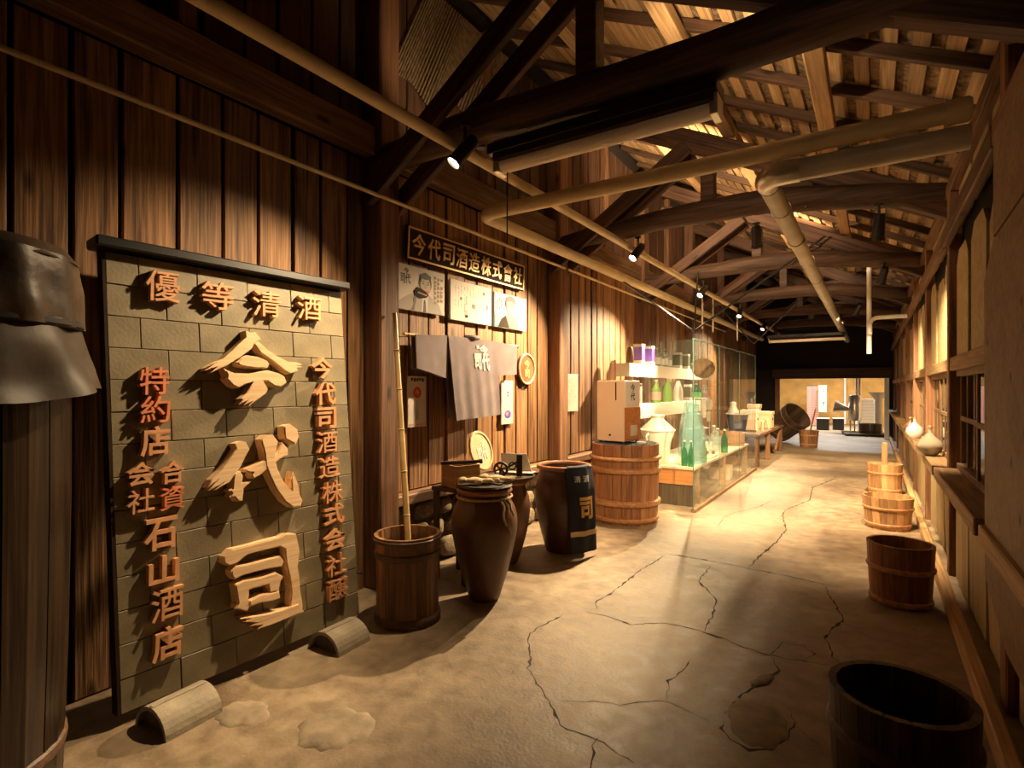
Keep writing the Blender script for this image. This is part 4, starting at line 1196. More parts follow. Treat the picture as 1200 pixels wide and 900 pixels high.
nb = wall_thing('name_board', 'long dark name board with gold characters and gold border', 'sign', 3.20, 2.545, XW + 0.02, -0.05)
W_, H_ = 1.77, 0.275
MB().box(0, W_, 0, H_, 0, 0.025).obj('board', 'sign_dark', nb, bevel=0.004)
for (x0, x1, y0, y1) in ((0.008, W_ - 0.008, 0.008, 0.022), (0.008, W_ - 0.008, H_ - 0.022, H_ - 0.008), (0.008, 0.022, 0.0221, H_ - 0.0221), (W_ - 0.022, W_ - 0.008, 0.0221, H_ - 0.0221)):
    MB().box(x0, x1, y0, y1, 0.0251, 0.032).obj('border_strip', 'gold', nb)
for k, c in enumerate('今代司酒造株式會社'):
    mb = MB(); put_glyph(mb, c, 0, 0, 0.158, 0.175, 0, 0.008, 0.014, 0.04)
    mb.obj('gold_character', 'gold', nb, (0.135 + k * 0.1875, H_ / 2, 0.0252))


def flat(poly, mat, parent, z, name='print_shape'):
    return MB().prism(poly, z, z + 0.0008).obj(name, mat, parent)


def text_cols(parent, x0, x1, y0, y1, cols, mat, z, seed, dens=0.75, wf=0.35):
    rr = random.Random(seed); mb = MB(); dx = (x1 - x0) / cols
    for c in range(cols):
        y = y1 - rr.uniform(0, (y1 - y0) * 0.06); e = y0 + rr.uniform(0, (y1 - y0) * 0.3)
        while y > e:
            h_ = dx * wf * rr.uniform(0.7, 1.2)
            if rr.random() < dens:
                cx = x0 + (c + 0.5) * dx
                mb.box(cx - dx * wf / 2, cx + dx * wf / 2, y - h_, y, z, z + 0.0006)
            y -= h_ * 1.45
    return mb.obj('text_columns', mat, parent)


# poster 1: man with a cup
W_, H_ = 0.60, 0.365
p = wall_thing('poster', 'white poster of a suited man drinking, with black brush crest', 'poster', 3.08, 2.135, XW + 0.014)
MB().box(0, W_, 0, H_, 0, 0.022).obj('panel', 'paper', p, bevel=0.002)
z = 0.0222
flat([(0.02, 0.005), (0.05, 0.07), (0.16, 0.13), (0.28, 0.16), (0.40, 0.15), (0.52, 0.09), (0.57, 0.005)], 'paper_grey', p, z)
flat([(0.30, 0.005), (0.315, 0.15), (0.345, 0.17), (0.385, 0.14), (0.375, 0.005)], 'paper', p, z + .001)
flat([(0.325, 0.005), (0.332, 0.09), (0.34, 0.11), (0.352, 0.09), (0.362, 0.005)], 'ink', p, z + .002)
flat([(0.18, 0.005), (0.215, 0.06), (0.20, 0.10), (0.24, 0.15), (0.25, 0.12), (0.235, 0.07), (0.215, 0.005)], 'grey_ink', p, z + .0012)
flat(ellipse(0.35, 0.245, 0.078, 0.088), 'ink', p, z + .001)
flat(ellipse(0.352, 0.222, 0.062, 0.080), 'skin_grey', p, z + .002)
flat([(0.288, 0.25), (0.30, 0.285), (0.35, 0.275), (0.40, 0.285), (0.418, 0.25), (0.42, 0.31), (0.35, 0.335), (0.285, 0.31)], 'ink', p, z + .003)
for s in (-1, 1):
    flat(ellipse(0.352 + s * 0.028, 0.238, 0.015, 0.005, 10), 'ink', p, z + .003)
    flat([(0.352 + s * 0.012, 0.252), (0.352 + s * 0.045, 0.256), (0.352 + s * 0.045, 0.262), (0.352 + s * 0.012, 0.258)], 'ink', p, z + .003)
flat([(0.345, 0.235), (0.36, 0.235), (0.366, 0.202), (0.34, 0.202)], 'paper_grey', p, z + .0027)
flat([(0.305, 0.185), (0.40, 0.185), (0.39, 0.165), (0.315, 0.165)], 'red', p, z + .0035)
flat([(0.215, 0.165), (0.25, 0.20), (0.30, 0.195), (0.36, 0.17), (0.39, 0.15), (0.36, 0.125), (0.28, 0.11), (0.225, 0.13)], 'sign_dark', p, z + .004)
for q in range(4):
    flat(ellipse(0.27 + q * 0.028, 0.158 - q * 0.004, 0.016, 0.006, 10), 'skin_grey', p, z + .005)
mb = MB(); crest(mb, 0.115, 0.275, 0.125, z, z + .001, 0.02); mb.obj('brush_crest', 'ink', p)
text_cols(p, 0.455, 0.58, 0.06, 0.325, 3, 'tan_ink', z + .0012, 3, 0.9, 0.6)
# poster 2: white sheet with a bottle
p = wall_thing('poster', 'mostly blank white poster with small bottle and faint text columns', 'poster', 3.76, 2.115, XW + 0.014)
MB().box(0, 0.63, 0, 0.365, 0, 0.022).obj('panel', 'paper', p, bevel=0.002)
flat([(0.205, 0.04), (0.255, 0.04), (0.255, 0.14), (0.237, 0.18), (0.237, 0.235), (0.223, 0.235), (0.223, 0.18), (0.205, 0.14)], 'paper_grey', p, z)
flat([(0.203, 0.105), (0.257, 0.105), (0.257, 0.150), (0.203, 0.150)], 'pink', p, z + .001)
flat([(0.21, 0.038), (0.25, 0.038), (0.25, 0.062), (0.21, 0.062)], 'sign_dark', p, z + .001)
flat(ellipse(0.15, 0.205, 0.015, 0.015), 'ink', p, z)
text_cols(p, 0.05, 0.57, 0.05, 0.33, 12, 'tan_ink', z, 8, 0.55, 0.16)
flat(ellipse(0.34, 0.155, 0.026, 0.022), 'grey_ink', p, z + .001)
flat(ellipse(0.50, 0.295, 0.018, 0.016), 'grey_ink', p, z + .001)
flat([(0.545, 0.15), (0.565, 0.15), (0.565, 0.19), (0.545, 0.19)], 'ink', p, z + .001)
# poster 3: smiling man in grey kimono
p = wall_thing('poster', 'pale blue poster of a smiling man in dark grey, smallest of three', 'poster', 4.44, 2.115, XW + 0.014)
MB().box(0, 0.60, 0, 0.35, 0, 0.022).obj('panel', 'paper_blue', p, bevel=0.002)
flat([(0.005, 0.005), (0.005, 0.12), (0.08, 0.16), (0.17, 0.13), (0.20, 0.005)], 'teal', p, z)
flat([(0.06, 0.005), (0.12, 0.09), (0.20, 0.135), (0.30, 0.14), (0.40, 0.10), (0.46, 0.005)], 'grey_ink', p, z + .001)
flat([(0.06, 0.006), (0.12, 0.09), (0.20, 0.130), (0.26, 0.006)], 'sign_dark', p, z + .0015)
flat([(0.23, 0.14), (0.31, 0.14), (0.285, 0.05), (0.265, 0.05)], 'skin', p, z + .002)
flat(ellipse(0.285, 0.225, 0.072, 0.095), 'skin', p, z + .003)
flat([(0.20, 0.21), (0.215, 0.265), (0.26, 0.285), (0.33, 0.285), (0.36, 0.25), (0.375, 0.29), (0.34, 0.332), (0.27, 0.342), (0.205, 0.315), (0.185, 0.26)], 'ink', p, z + .004)
flat([(0.27, 0.185), (0.34, 0.195), (0.325, 0.172), (0.285, 0.168)], 'white_cloth', p, z + .004)
for s in (0.265, 0.325): flat(ellipse(s, 0.24, 0.014, 0.004, 10), 'ink', p, z + .004)
flat(ellipse(0.40, 0.085, 0.045, 0.055), 'skin', p, z + .002)
for q in range(4): flat(ellipse(0.372 + 0.022 * q, 0.135 - 0.006 * q, 0.009, 0.022, 10), 'skin', p, z + .0025)
text_cols(p, 0.45, 0.58, 0.06, 0.32, 5, 'tan_ink', z, 12, 0.7, 0.25)
text_cols(p, 0.03, 0.14, 0.17, 0.30, 3, 'ink', z + .001, 13, 0.8, 0.5)

# coat on a bamboo rod
cane('bamboo_rod', 'bamboo rod through the sleeves of the grey happi coat', (-3.06, 3.10, 1.925), (-3.06, 4.76, 1.935), 0.014, 4, cat='rod')
for yy in (3.14, 4.735):
    tag(MB().tube([(-3.178, yy, 1.915 if yy < 4 else 1.922), (-3.06, yy, 1.905 if yy < 4 else 1.912), (-3.04, yy, 1.925)], 0.004, 6).obj('wall_hook', 'iron'), 'small iron hook holding the end of the coat rod', 'hook', 'coat rod hooks')
ct = wall_thing('happi_coat', 'grey indigo happi coat with white crest hung on the wall', 'coat', 3.965, 1.93, -3.06)


def fold(x, y): return 0.006 * math.sin(x * 11 + 0.6) * min(1, max(0, -y) * 1.6) + 0.003 * math.sin(x * 41 + y * 4) * min(1, max(0, -y) * 2)


def body_f(s, t_, out):
    # body panel 0.72 wide at the shoulders, hem a little narrower and swung to the right
    y = 0.022 - 0.72 * t_ + 0.012 * s * t_
    hw = 0.362 - 0.03 * t_
    x = s * hw + 0.055 * t_
    return (x, y, 0.020 + fold(x, y) + out + 0.03 * t_)


sheet(body_f, 36, 24, 0.012, 'coat_body', 'coat', ct)
sheet(lambda s, t_, out: (lambda p_: (p_[0], p_[1], p_[2] - 0.052 - 0.03 * t_))(body_f(s, t_ * 0.98, out)), 20, 14, 0.008, 'coat_back', 'coat', ct)
for sg in (-1, 1):
    def slv(s, t_, out, sg=sg):
        u = (s + 1) / 2
        x = sg * (0.355 + (0.40 if sg < 0 else 0.365) * u) + (0.012 if sg > 0 else 0)
        drop = (0.37 - 0.10 * u) if sg < 0 else (0.33 - 0.04 * u)
        y = 0.022 - 0.01 * u - drop * t_ - (0.012 * u)
        return (x, y, 0.016 + 0.5 * fold(x, y) + out + 0.012 * math.sin(3 * u + sg) * t_)
    if sg > 0:
        sheet(slv, 16, 12, 0.012, 'sleeve', 'coat', ct)
    else:
        sheet(lambda s, t_, out, f_=slv: f_(-s, t_, out), 16, 12, 0.012, 'sleeve', 'coat', ct)
    sheet(lambda s, t_, out, f_=slv, g=sg: (lambda p_: (p_[0], p_[1], p_[2] - 0.045))(f_(s * g, t_, out)), 8, 8, 0.006, 'sleeve_back', 'coat', ct)
MB().tube([(-0.10, 0.03, 0.0), (-0.05, 0.035, 0.03), (0.0, 0.03, 0.04), (0.06, 0.035, 0.03), (0.10, 0.03, 0.0)], 0.02, 8).obj('collar', 'coat', ct, smooth=True)


def coat_glyph(ch, cx, cy, w, h_, bold=0.045):
    vs, fs = glyph(ch, bold)
    V = []
    for v in vs:
        x = cx + v.x * w; y = cy + v.y * h_; t_ = (0.022 - y) / 0.72
        V.append((x, y, 0.020 + fold(x, y) + 0.03 * t_ + 0.0135 + 0.0035 * v.z))
    MB().add(V, fs).obj('crest_character', 'white_cloth', ct)


coat_glyph('今', 0.135, -0.075, 0.13, 0.10)
coat_glyph('司', 0.04, -0.185, 0.10, 0.145)
coat_glyph('代', 0.165, -0.185, 0.125, 0.165)
coat_glyph('一', 0.045, -0.052, 0.035, 0.03)

# small upright notices
p = wall_thing('notice', 'narrow white notice with red round seal left of the coat', 'notice', 3.24, 1.18, XW + 0.012)
MB().box(0, 0.215, 0, 0.42, 0, 0.012).obj('sheet_panel', 'paper', p, bevel=0.001)
flat(ellipse(0.108, 0.285, 0.046, 0.046, 28), 'red', p, 0.0122)
mb = MB(); put_glyph(mb, '今', 0.108, 0.285, 0.05, 0.055, 0.0132, 0.0138, 0.01); mb.obj('seal_character', 'paper', p)
text_cols(p, 0.03, 0.19, 0.375, 0.405, 5, 'ink', 0.0122, 4, 1.0, 0.8)
flat([(0.09, 0.06), (0.125, 0.06), (0.122, 0.13), (0.113, 0.16), (0.113, 0.215), (0.103, 0.215), (0.103, 0.16), (0.093, 0.13)], 'paper_blue', p, 0.0122)
flat([(0.01, 0.012), (0.205, 0.012), (0.205, 0.026), (0.01, 0.026)], 'pink', p, 0.0122)
p = wall_thing('notice', 'narrow white notice with purple drawing right of the coat', 'notice', 4.58, 1.13, XW + 0.012)
MB().box(0, 0.215, 0, 0.45, 0, 0.012).obj('sheet_panel', 'paper', p, bevel=0.001)
flat(ellipse(0.115, 0.10, 0.06, 0.042), 'purple', p, 0.0122)
flat(ellipse(0.10, 0.105, 0.025, 0.02), 'pink', p, 0.0132)
text_cols(p, 0.09, 0.14, 0.26, 0.34, 1, 'ink', 0.0122, 6, 1.0, 0.5)
p = wall_thing('notice', 'plain white typed notice on the planks behind the cream cabinet', 'notice', 5.96, 1.21, XW + 0.012)
MB().box(0, 0.36, 0, 0.47, 0, 0.008).obj('sheet_panel', 'paper', p, bevel=0.001)
text_cols(p, 0.05, 0.31, 0.06, 0.42, 13, 'tan_ink', 0.0082, 16, 0.6, 0.3)
pq = wall_thing('round_plaque', 'round red lacquered plaque with gold figure and pale rim', 'plaque', 5.06, 1.71, XW + 0.006)
MB().lathe([(0, 0), (0.165, 0), (0.17, 0.02), (0.155, 0.032), (0.148, 0.024), (0, 0.024)], 40).obj('plaque_disc', 'plaque', pq, smooth=True)
MB().tube([(0.16 * math.cos(2 * PI * i / 40), 0.16 * math.sin(2 * PI * i / 40), 0.026) for i in range(41)], 0.011, 8, False).obj('rim', 'cloth', pq, smooth=True)
mb = MB(); put_glyph(mb, '今', 0, 0.05, 0.12, 0.09, 0.0245, 0.029, 0.02); put_glyph(mb, '司', 0.0, -0.05, 0.10, 0.09, 0.0245, 0.029, 0.02); mb.obj('gold_figure', 'gold', pq)

# cabinet on the barrel
cb = thing('cabinet', 'cream box cabinet with paper sign standing on the barrel', 'cabinet', (-2.41, 5.90, 0.886), -0.18)
MB().box(-0.20, 0.16, -0.17, 0.17, 0.02, 0.70).obj('body', 'cream_panel', cb, bevel=0.006)
for sx in (-0.17, 0.13):
    for sy in (-0.14, 0.14):
        MB().lathe([(0.016, 0), (0.016, 0.02)], 10, c=(sx, sy, 0)).obj('foot', 'black', cb)
MB().box(0.1601, 0.172, -0.165, 0.165, 0.03, 0.40).obj('front_board', 'orange_wood', cb, bevel=0.003)
MB().box(0.1601, 0.168, -0.14, 0.14, 0.42, 0.685).obj('paper_sign', 'paper', cb, bevel=0.001)
mb = MB(); put_glyph(mb, '今', 0, 0.06, 0.09, 0.09, 0, 0.001, 0.02); put_glyph(mb, '代', 0.0, -0.04, 0.09, 0.09, 0, 0.001, 0.02)
o = mb.obj('sign_characters', 'ink', cb); o.matrix_local = frame((0.1685, 0, 0.56), (0, 1, 0), (0, 0, 1))
MB().box(0.1721, 0.178, -0.06, 0.08, 0.08, 0.20).obj('hatch', 'pipe_grey', cb, bevel=0.002)
MB().lathe([(0.012, 0), (0.01, 0.012)], 10).obj('lock', 'black', cb, (-0.02, -0.1702, 0.09), (PI / 2, 0, 0))
MB().box(0.05, 0.062, -0.176, -0.1702, 0.48, 0.68).obj('slot', 'iron', cb)
cv = thing('barrel_cover', 'dark green cloth spread on the barrel under the cream cabinet', 'cloth', (-2.36, 5.93, 0.878))
MB().lathe([(0, 0.003), (0.345, 0.003), (0.35, 0.007), (0, 0.008)], 36).obj('cover_cloth', 'navy', cv, smooth=True)
tag(MB().lathe([(0, 0), (0.05, 0), (0.055, 0.02), (0.05, 0.024), (0, 0.012)], 20).obj('saucer', 'ceramic', loc=(-2.12, 5.80, 0.887), smooth=True), 'small white saucer on the barrel top beside the cabinet', 'saucer')

# ------------------------------------------------------------------ glass display case
GX, GY0, GY1, GH = -1.80, 6.70, 10.88, 2.09
gc = thing('display_case', 'frameless glass display case enclosing bottles and white shelves', 'display case', (GX, GY0, 0))
ln = GY1 - GY0
cuts = [0.0, 1.35, 2.75, ln]
for a, b in zip(cuts, cuts[1:]):
    MB().box(-0.004, 0.004, a + 0.002, b - 0.002, 0.045, GH).obj('front_pane', 'glass', gc)
    MB().box(-0.0045, 0.0045, b - 0.0018, b + 0.0018, 0.045, GH).obj('pane_joint', 'glass_edge', gc)
MB().box(-0.95, -0.006, -0.004, 0.004, 0.045, GH).obj('end_pane', 'glass', gc)
MB().box(-0.005, 0.006, -0.006, 0.0018, 0.045, GH).obj('corner_edge', 'glass_edge', gc)
MB().box(-0.03, 0.03, 0.0, ln, 0.0, 0.044).obj('floor_track', 'ply_dark', gc, bevel=0.004)
MB().box(-0.012, 0.012, 0.0, ln, GH + 0.0005, GH + 0.014).obj('top_channel', 'glass_edge', gc)
# low table inside
dt = thing('display_table', 'low pale-topped display table with orange wooden end inside the glass case', 'table', (-2.30, 8.78, 0))
MB().box(-0.44, 0.44, -1.80, 1.80, 0.465, 0.50).obj('table_top', 'table_top', dt, bevel=0.004)
MB().box(-0.42, 0.42, -1.79, -1.765, 0.27, 0.464).obj('end_board', 'orange_wood', dt, bevel=0.003)
MB().box(-0.42, 0.42, -1.78, -1.70, 0.0, 0.268).obj('end_plinth', 'stave_dark', dt, bevel=0.004)
for yy in (-1.5, 0.0, 1.72):
    for xx in (-0.38, 0.38):
        MB().box(xx - 0.04, xx + 0.04, yy - 0.04, yy + 0.04, 0, 0.464).obj('leg', 'purlin', dt, bevel=0.003)
MB().box(-0.40, 0.40, 1.77, 1.79, 0.10, 0.464).obj('far_board', 'orange_wood', dt)
bx1 = thing('carton', 'pale carton stored under the display table', 'carton', (-2.12, 9.6, 0), 0.1)
MB().box(-0.16, 0.16, -0.22, 0.22, 0, 0.20).obj('carton_body', 'cream_panel', bx1, bevel=0.004)
MB().box(-0.02, 0.02, -0.221, 0.221, 0.2001, 0.203).obj('tape', 'paper', bx1)
# white shelves along the wall
for (nm, z0, z1, lab) in (('wall_shelf', 1.665, 1.85, 'upper white box shelf with a light strip, behind the glass'), ('wall_shelf', 1.06, 1.27, 'lower white box shelf behind the glass')):
    s = thing(nm, lab, 'shelf', (-2.90, 9.55, z0))
    hh = z1 - z0
    MB().box(-0.10, 0.085, -2.35, 2.35, hh - 0.02, hh).obj('shelf_board', 'shelf', s)
    MB().box(0.0851, 0.10, -2.35, 2.35, 0, hh).obj('fascia', 'shelf', s, bevel=0.002)
    MB().box(-0.10, 0.0849, -2.35, -2.33, 0, hh - 0.0201).obj('end_cheek', 'shelf', s)
    MB().box(0.04, 0.075, -2.3, 2.3, 0.012, 0.03).obj('light_strip', 'led', s)
    for yy in (-1.5, 0.2, 1.5):
        MB().box(-0.118, -0.1001, yy - 0.02, yy + 0.02, 0.0, hh).obj('bracket', 'galv', s)


BT = {}


def bottle(label, loc, h, r, mat, kind='sake', group=None, labelmat=None, cat='bottle'):
    t = thing('glass_bottle', label, cat, loc, 0, group)
    if kind == 'sake':
        prof = [(0, 0), (r, 0), (r, h * 0.55), (r * 0.92, h * 0.62), (r * 0.45, h * 0.76), (r * 0.30, h * 0.82), (r * 0.30, h * 0.95), (0, h * 0.95)]
    elif kind == 'carboy':
        prof = [(0, 0), (r, 0), (r * 1.0, h * 0.42), (r * 0.93, h * 0.58), (r * 0.62, h * 0.82), (r * 0.46, h * 0.90), (r * 0.48, h * 0.98), (0, h * 0.98)]
    else:
        prof = [(0, 0), (r * 0.9, 0), (r, h * 0.08), (r, h * 0.45), (r * 0.8, h * 0.58), (r * 0.28, h * 0.75), (r * 0.25, h * 0.95), (0, h * 0.95)]
    MB().lathe(prof, 22).obj('bottle_glass', mat, t, smooth=True)
    MB().lathe([(0, h * 0.951), (r * 0.36, h * 0.951), (r * 0.36, h), (0, h)], 14).obj('cap', 'white' if kind != 'carboy' else mat, t, smooth=True)
    if labelmat:
        MB().lathe([(r + .001, h * 0.12), (r + .002, h * 0.12), (r + .002, h * 0.48), (r + .001, h * 0.48)], 22, close=False).obj('label', labelmat, t, smooth=True)
    return t


def carton(label, loc, w, d, h, mat, group=None):
    t = thing('sake_carton', label, 'carton', loc, 0, group)
    MB().box(-w / 2, w / 2, -d / 2, d / 2, h * 0.2, h * 0.86).obj('carton_body', mat, t)
    MB().box(-w / 2, w / 2, -d / 2, d / 2, 0, h * 0.199).obj('carton_foot', 'paper', t)
    MB().box(-w / 2, w / 2, -d / 2, d / 2, h * 0.861, h).obj('carton_lid', 'paper', t)
    return t


zt = 1.8505
tag(MB().lathe([(0, 0), (0.05, 0), (0.055, 0.1), (0.045, 0.2), (0.03, 0.24), (0, 0.25)], 18).obj('stoneware_flask', 'jar_dark', loc=(-2.88, 7.42, zt), smooth=True), 'dark stoneware flask on the upper shelf end beside the purple cartons', 'flask')
for y in (7.79, 8.23): carton('purple bottle carton with white ends on the upper shelf', (-2.88, y, zt), 0.13, 0.13, 0.30, 'purple', 'purple cartons')
for k, y in enumerate((8.60, 8.78, 8.98, 9.21)): bottle('clear bottle standing on the upper shelf between purple and olive cartons', (-2.88, y, zt), 0.30 - 0.03 * (k % 2), 0.05, 'bottle_clear', group='clear bottles on the upper shelf', labelmat='white_cloth')
for y in (9.70, 10.2): carton('olive bottle carton with white ends on the upper shelf', (-2.88, y, zt), 0.13, 0.13, 0.28, 'olive', 'olive cartons')
bottle('pale blue labelled bottle at the far end of the upper shelf', (-2.88, 10.8, zt), 0.29, 0.07, 'bottle_clear', labelmat='blue')
zt = 1.2705
bottle('clear bottle with pink patterned label on the lower shelf', (-2.88, 8.55, zt), 0.36, 0.075, 'bottle_lime', labelmat='pink')
bottle('lime green bottle on the lower shelf', (-2.88, 9.12, zt), 0.36, 0.08, 'bottle_lime', 'carboy')
bottle('frosted white bottle on the lower shelf beside the lime one', (-2.88, 9.72, zt), 0.36, 0.085, 'ceramic', 'carboy')
carton('olive bottle carton on the lower shelf', (-2.88, 10.35, zt), 0.12, 0.12, 0.30, 'olive')
bottle('green labelled bottle on the lower shelf near its far end', (-2.88, 10.95, zt), 0.32, 0.085, 'bottle_green', labelmat='green_lbl')
bottle('pink labelled bottle at the far end of the lower shelf', (-2.88, 11.55, zt), 0.30, 0.07, 'bottle_clear', labelmat='pink')
ln_ = thing('paper_lantern', 'small pink paper tube at the near end of the lower shelf', 'lantern', (-2.88, 7.75, zt))
MB().lathe([(0, 0), (0.05, 0), (0.055, 0.03), (0.055, 0.27), (0.05, 0.30), (0, 0.30)], 18).obj('paper_tube', 'pink', ln_, smooth=True)
MB().lathe([(0.056, 0.26), (0.058, 0.26), (0.058, 0.29), (0.056, 0.29)], 18, close=False).obj('top_ring', 'ink', ln_)
zt = 0.5005
bottle('giant aqua glass bottle on the display table next to the ceramic jug', (-1.99, 7.40, zt), 0.80, 0.155, 'bottle_aqua', 'carboy')
bottle('giant aqua glass bottle on the display table behind its twin', (-2.14, 7.78, zt), 0.80, 0.155, 'bottle_aqua', 'carboy')
jg = thing('ceramic_jug', 'big white ceramic jug with narrow neck on the display table', 'jug', (-2.42, 7.24, zt))
MB().lathe([(0, 0), (0.135, 0), (0.15, 0.02), (0.175, 0.28), (0.225, 0.42), (0.215, 0.46), (0.09, 0.575), (0.08, 0.60), (0.10, 0.635), (0.085, 0.64), (0, 0.63)], 40).obj('jug_body', 'ceramic', jg, smooth=True)
MB().lathe([(0.218, 0.425), (0.235, 0.43), (0.235, 0.445), (0.218, 0.455)], 40, close=False).obj('jug_flange', 'ceramic', jg, smooth=True)
MB().tube([(-0.05, -0.20, 0.41), (-0.06, -0.27, 0.36), (-0.06, -0.25, 0.26), (-0.05, -0.17, 0.22)], 0.016, 10).obj('handle', 'ceramic', jg, smooth=True)
for x, y in ((-1.93, 7.08), (-1.90, 7.60), (-2.02, 7.10)):
    bottle('small dark green bottle standing before the giant aqua bottles', (x, y, zt), 0.33, 0.04, 'bottle_green', 'flask', 'small green bottles')
for k, (x, y) in enumerate(((-2.34, 9.34), (-2.16, 9.26), (-2.06, 9.08), (-2.34, 9.10))):
    bottle('clear round-shouldered flask on the display table before the far shelf', (x, y, zt), 0.36 + 0.03 * (k % 2), 0.085, 'bottle_clear', 'flask', 'clear flasks on the display table')
bottle('slim green bottle beside the clear flasks on the display table', (-1.92, 8.92, zt), 0.36, 0.05, 'bottle_green')
ty = thing('sample_tray', 'low pale tray with brown lumps on the display table', 'tray', (-2.02, 8.22, zt))
MB().box(-0.12, 0.12, -0.22, 0.22, 0, 0.02).obj('tray_board', 'table_top', ty, bevel=0.004)
rr = random.Random(4)
for k in range(7):
    tag(put('koji_lump', STN[k % 5], None, None, (-2.02 + rr.uniform(-.07, .07), 8.06 + 0.054 * k, zt + 0.020 + 0.03)), 'brown lump lying on the low pale sample tray', 'lump', 'brown lumps on the sample tray').scale = (0.06, 0.045, 0.06)
wt = tub('half_barrel', 'low orange half barrel at the far end of the display table', (-2.14, 10.28, zt), [(0.26, 0), (0.27, 0.22)], 16, [(0.03, 0.035, 0.008)], 'stave_lt', 'hoop')
rk = thing('bottle_rack', 'thin steel rack with cards behind the clear flasks', 'rack', (-2.52, 9.70, zt), 0.0)
for xx in (-0.12, 0.12):
    for yy in (-0.28, 0.28):
        MB().tube([(xx, yy, 0), (xx, yy, 0.85)], 0.009, 8).obj('rack_post', 'steel', rk)
for zz in (0.3, 0.55, 0.82):
    MB().box(-0.135, 0.135, -0.295, 0.295, zz, zz + 0.008).obj('rack_shelf', 'steel', rk)
MB().box(0.136, 0.142, -0.27, -0.06, 0.50, 0.78).obj('card', 'paper', rk)
MB().box(0.136, 0.142, 0.02, 0.26, 0.42, 0.60).obj('card', 'paper_grey', rk)
sb = thing('cedar_ball', 'brown cedar ball hanging inside the glass case from a cord', 'cedar ball', (-2.2, 8.75, 1.81))
mb = MB()
def _ball(u, v):
    a = 2 * PI * u; b = PI * (v - .5); p_ = Vector((math.cos(b) * math.cos(a), math.cos(b) * math.sin(a), math.sin(b)))
    r = 0.175 * (1 + 0.07 * noise.noise(p_ * 9)); return (p_.x * r, p_.y * r, p_.z * r * 0.86)
mb.grid(_ball, 40, 20).obj('ball', 'cedar', sb, smooth=True)
MB().tube([(0, 0, 0.14), (0, 0, 1.05)], 0.005, 6).obj('cord', 'rope', sb)
MB().lathe([(0, 0.135), (0.03, 0.14), (0.02, 0.17), (0, 0.175)], 12).obj('knot', 'rope', sb)

# ------------------------------------------------------------------ glass floats on the right sill
for k, (y, m_, lab) in enumerate(((6.25, 'flask', 'teardrop glass flask on the right window sill above the wooden tubs'), (8.35, 'ceramic', 'white round jar on the right window sill beyond the flask'), (9.3, 'jar', 'small brown jar on the right window sill beside the white one'))):
    t = thing('sill_jar', lab, 'jar', (0.44, y, 0.8855))
    s = (1.0, 0.95, 0.8)[k]
    MB().lathe([(0, 0), (0.04 * s, 0), (0.085 * s, 0.04 * s), (0.10 * s, 0.09 * s), (0.085 * s, 0.135 * s), (0.04 * s, 0.18 * s), (0.016 * s, 0.215 * s), (0.016 * s, 0.25 * s), (0, 0.25 * s)], 28).obj('body', m_, t, smooth=True)
    MB().lathe([(0, 0.25 * s), (0.02 * s, 0.25 * s), (0.02 * s, 0.27 * s), (0, 0.275 * s)], 12).obj('stopper', 'rope', t, smooth=True)
    if k == 0: MB().lathe([(0, 0.003), (0.036, 0.003), (0.082, 0.042), (0.096, 0.085), (0, 0.085)], 28).obj('contents', 'stave', t, smooth=True)

# ------------------------------------------------------------------ beyond the case: bench, vat, pails
bn = thing('work_bench', 'long dark workbench along the plank wall past the glass case', 'bench', (-2.2, 12.9, 0))
MB().box(-0.45, 0.42, -1.7, 1.7, 0.57, 0.62).obj('bench_top', 'plank_y', bn, bevel=0.005)
for yy in (-1.6, -0.3, 1.6):
    for xx in (-0.40, 0.36):
        MB().box(xx - 0.04, xx + 0.04, yy - 0.04, yy + 0.04, 0, 0.569).obj('leg', 'stave', bn, bevel=0.004)
MB().box(-0.42, 0.38, -1.59, -1.55, 0.15, 0.5).obj('end_panel', 'stave_dark', bn)
beam('bench_brace', (0.36, 0.8, 0.10), (0.36, 1.5, 0.5), 0.05, 0.07, 'stave', bn)
t = thing('plastic_tub', 'navy plastic tub with white rim on the workbench', 'tub', (-2.25, 11.6, 0.621))
MB().lathe([(0, 0), (0.15, 0), (0.20, 0.36), (0.18, 0.36), (0.14, 0.02), (0, 0.02)], 28).obj('tub_body', 'blue_tub', t, smooth=True)
MB().lathe([(0.195, 0.355), (0.22, 0.36), (0.22, 0.38), (0.195, 0.38)], 28, close=False).obj('rim', 'white', t, smooth=True)
for k, (x, y, w, d, h_, m_, lab) in enumerate(((-2.165, 12.45, .30, .36, .42, 'cream_panel', 'tan wooden chest on the workbench beside the navy tub'), (-2.0, 13.35, .30, .40, .36, 'cloth', 'pale wicker chest on the workbench'), (-2.35, 14.1, .26, .30, .50, 'cream_panel', 'narrow tan chest at the far end of the workbench'))):
    t = thing('wooden_chest', lab, 'chest', (x, y, 0.621))
    MB().box(-w / 2, w / 2, -d / 2, d / 2, 0, h_ * 0.82).obj('chest_body', m_, t, bevel=0.004)
    MB().box(-w / 2 - .012, w / 2 + .012, -d / 2 - .012, d / 2 + .012, h_ * 0.821, h_).obj('lid', m_, t, bevel=0.004)
    MB().box(w / 2 + .0001, w / 2 + .012, -0.03, 0.03, h_ * 0.5, h_ * 0.6).obj('latch', 'iron', t)
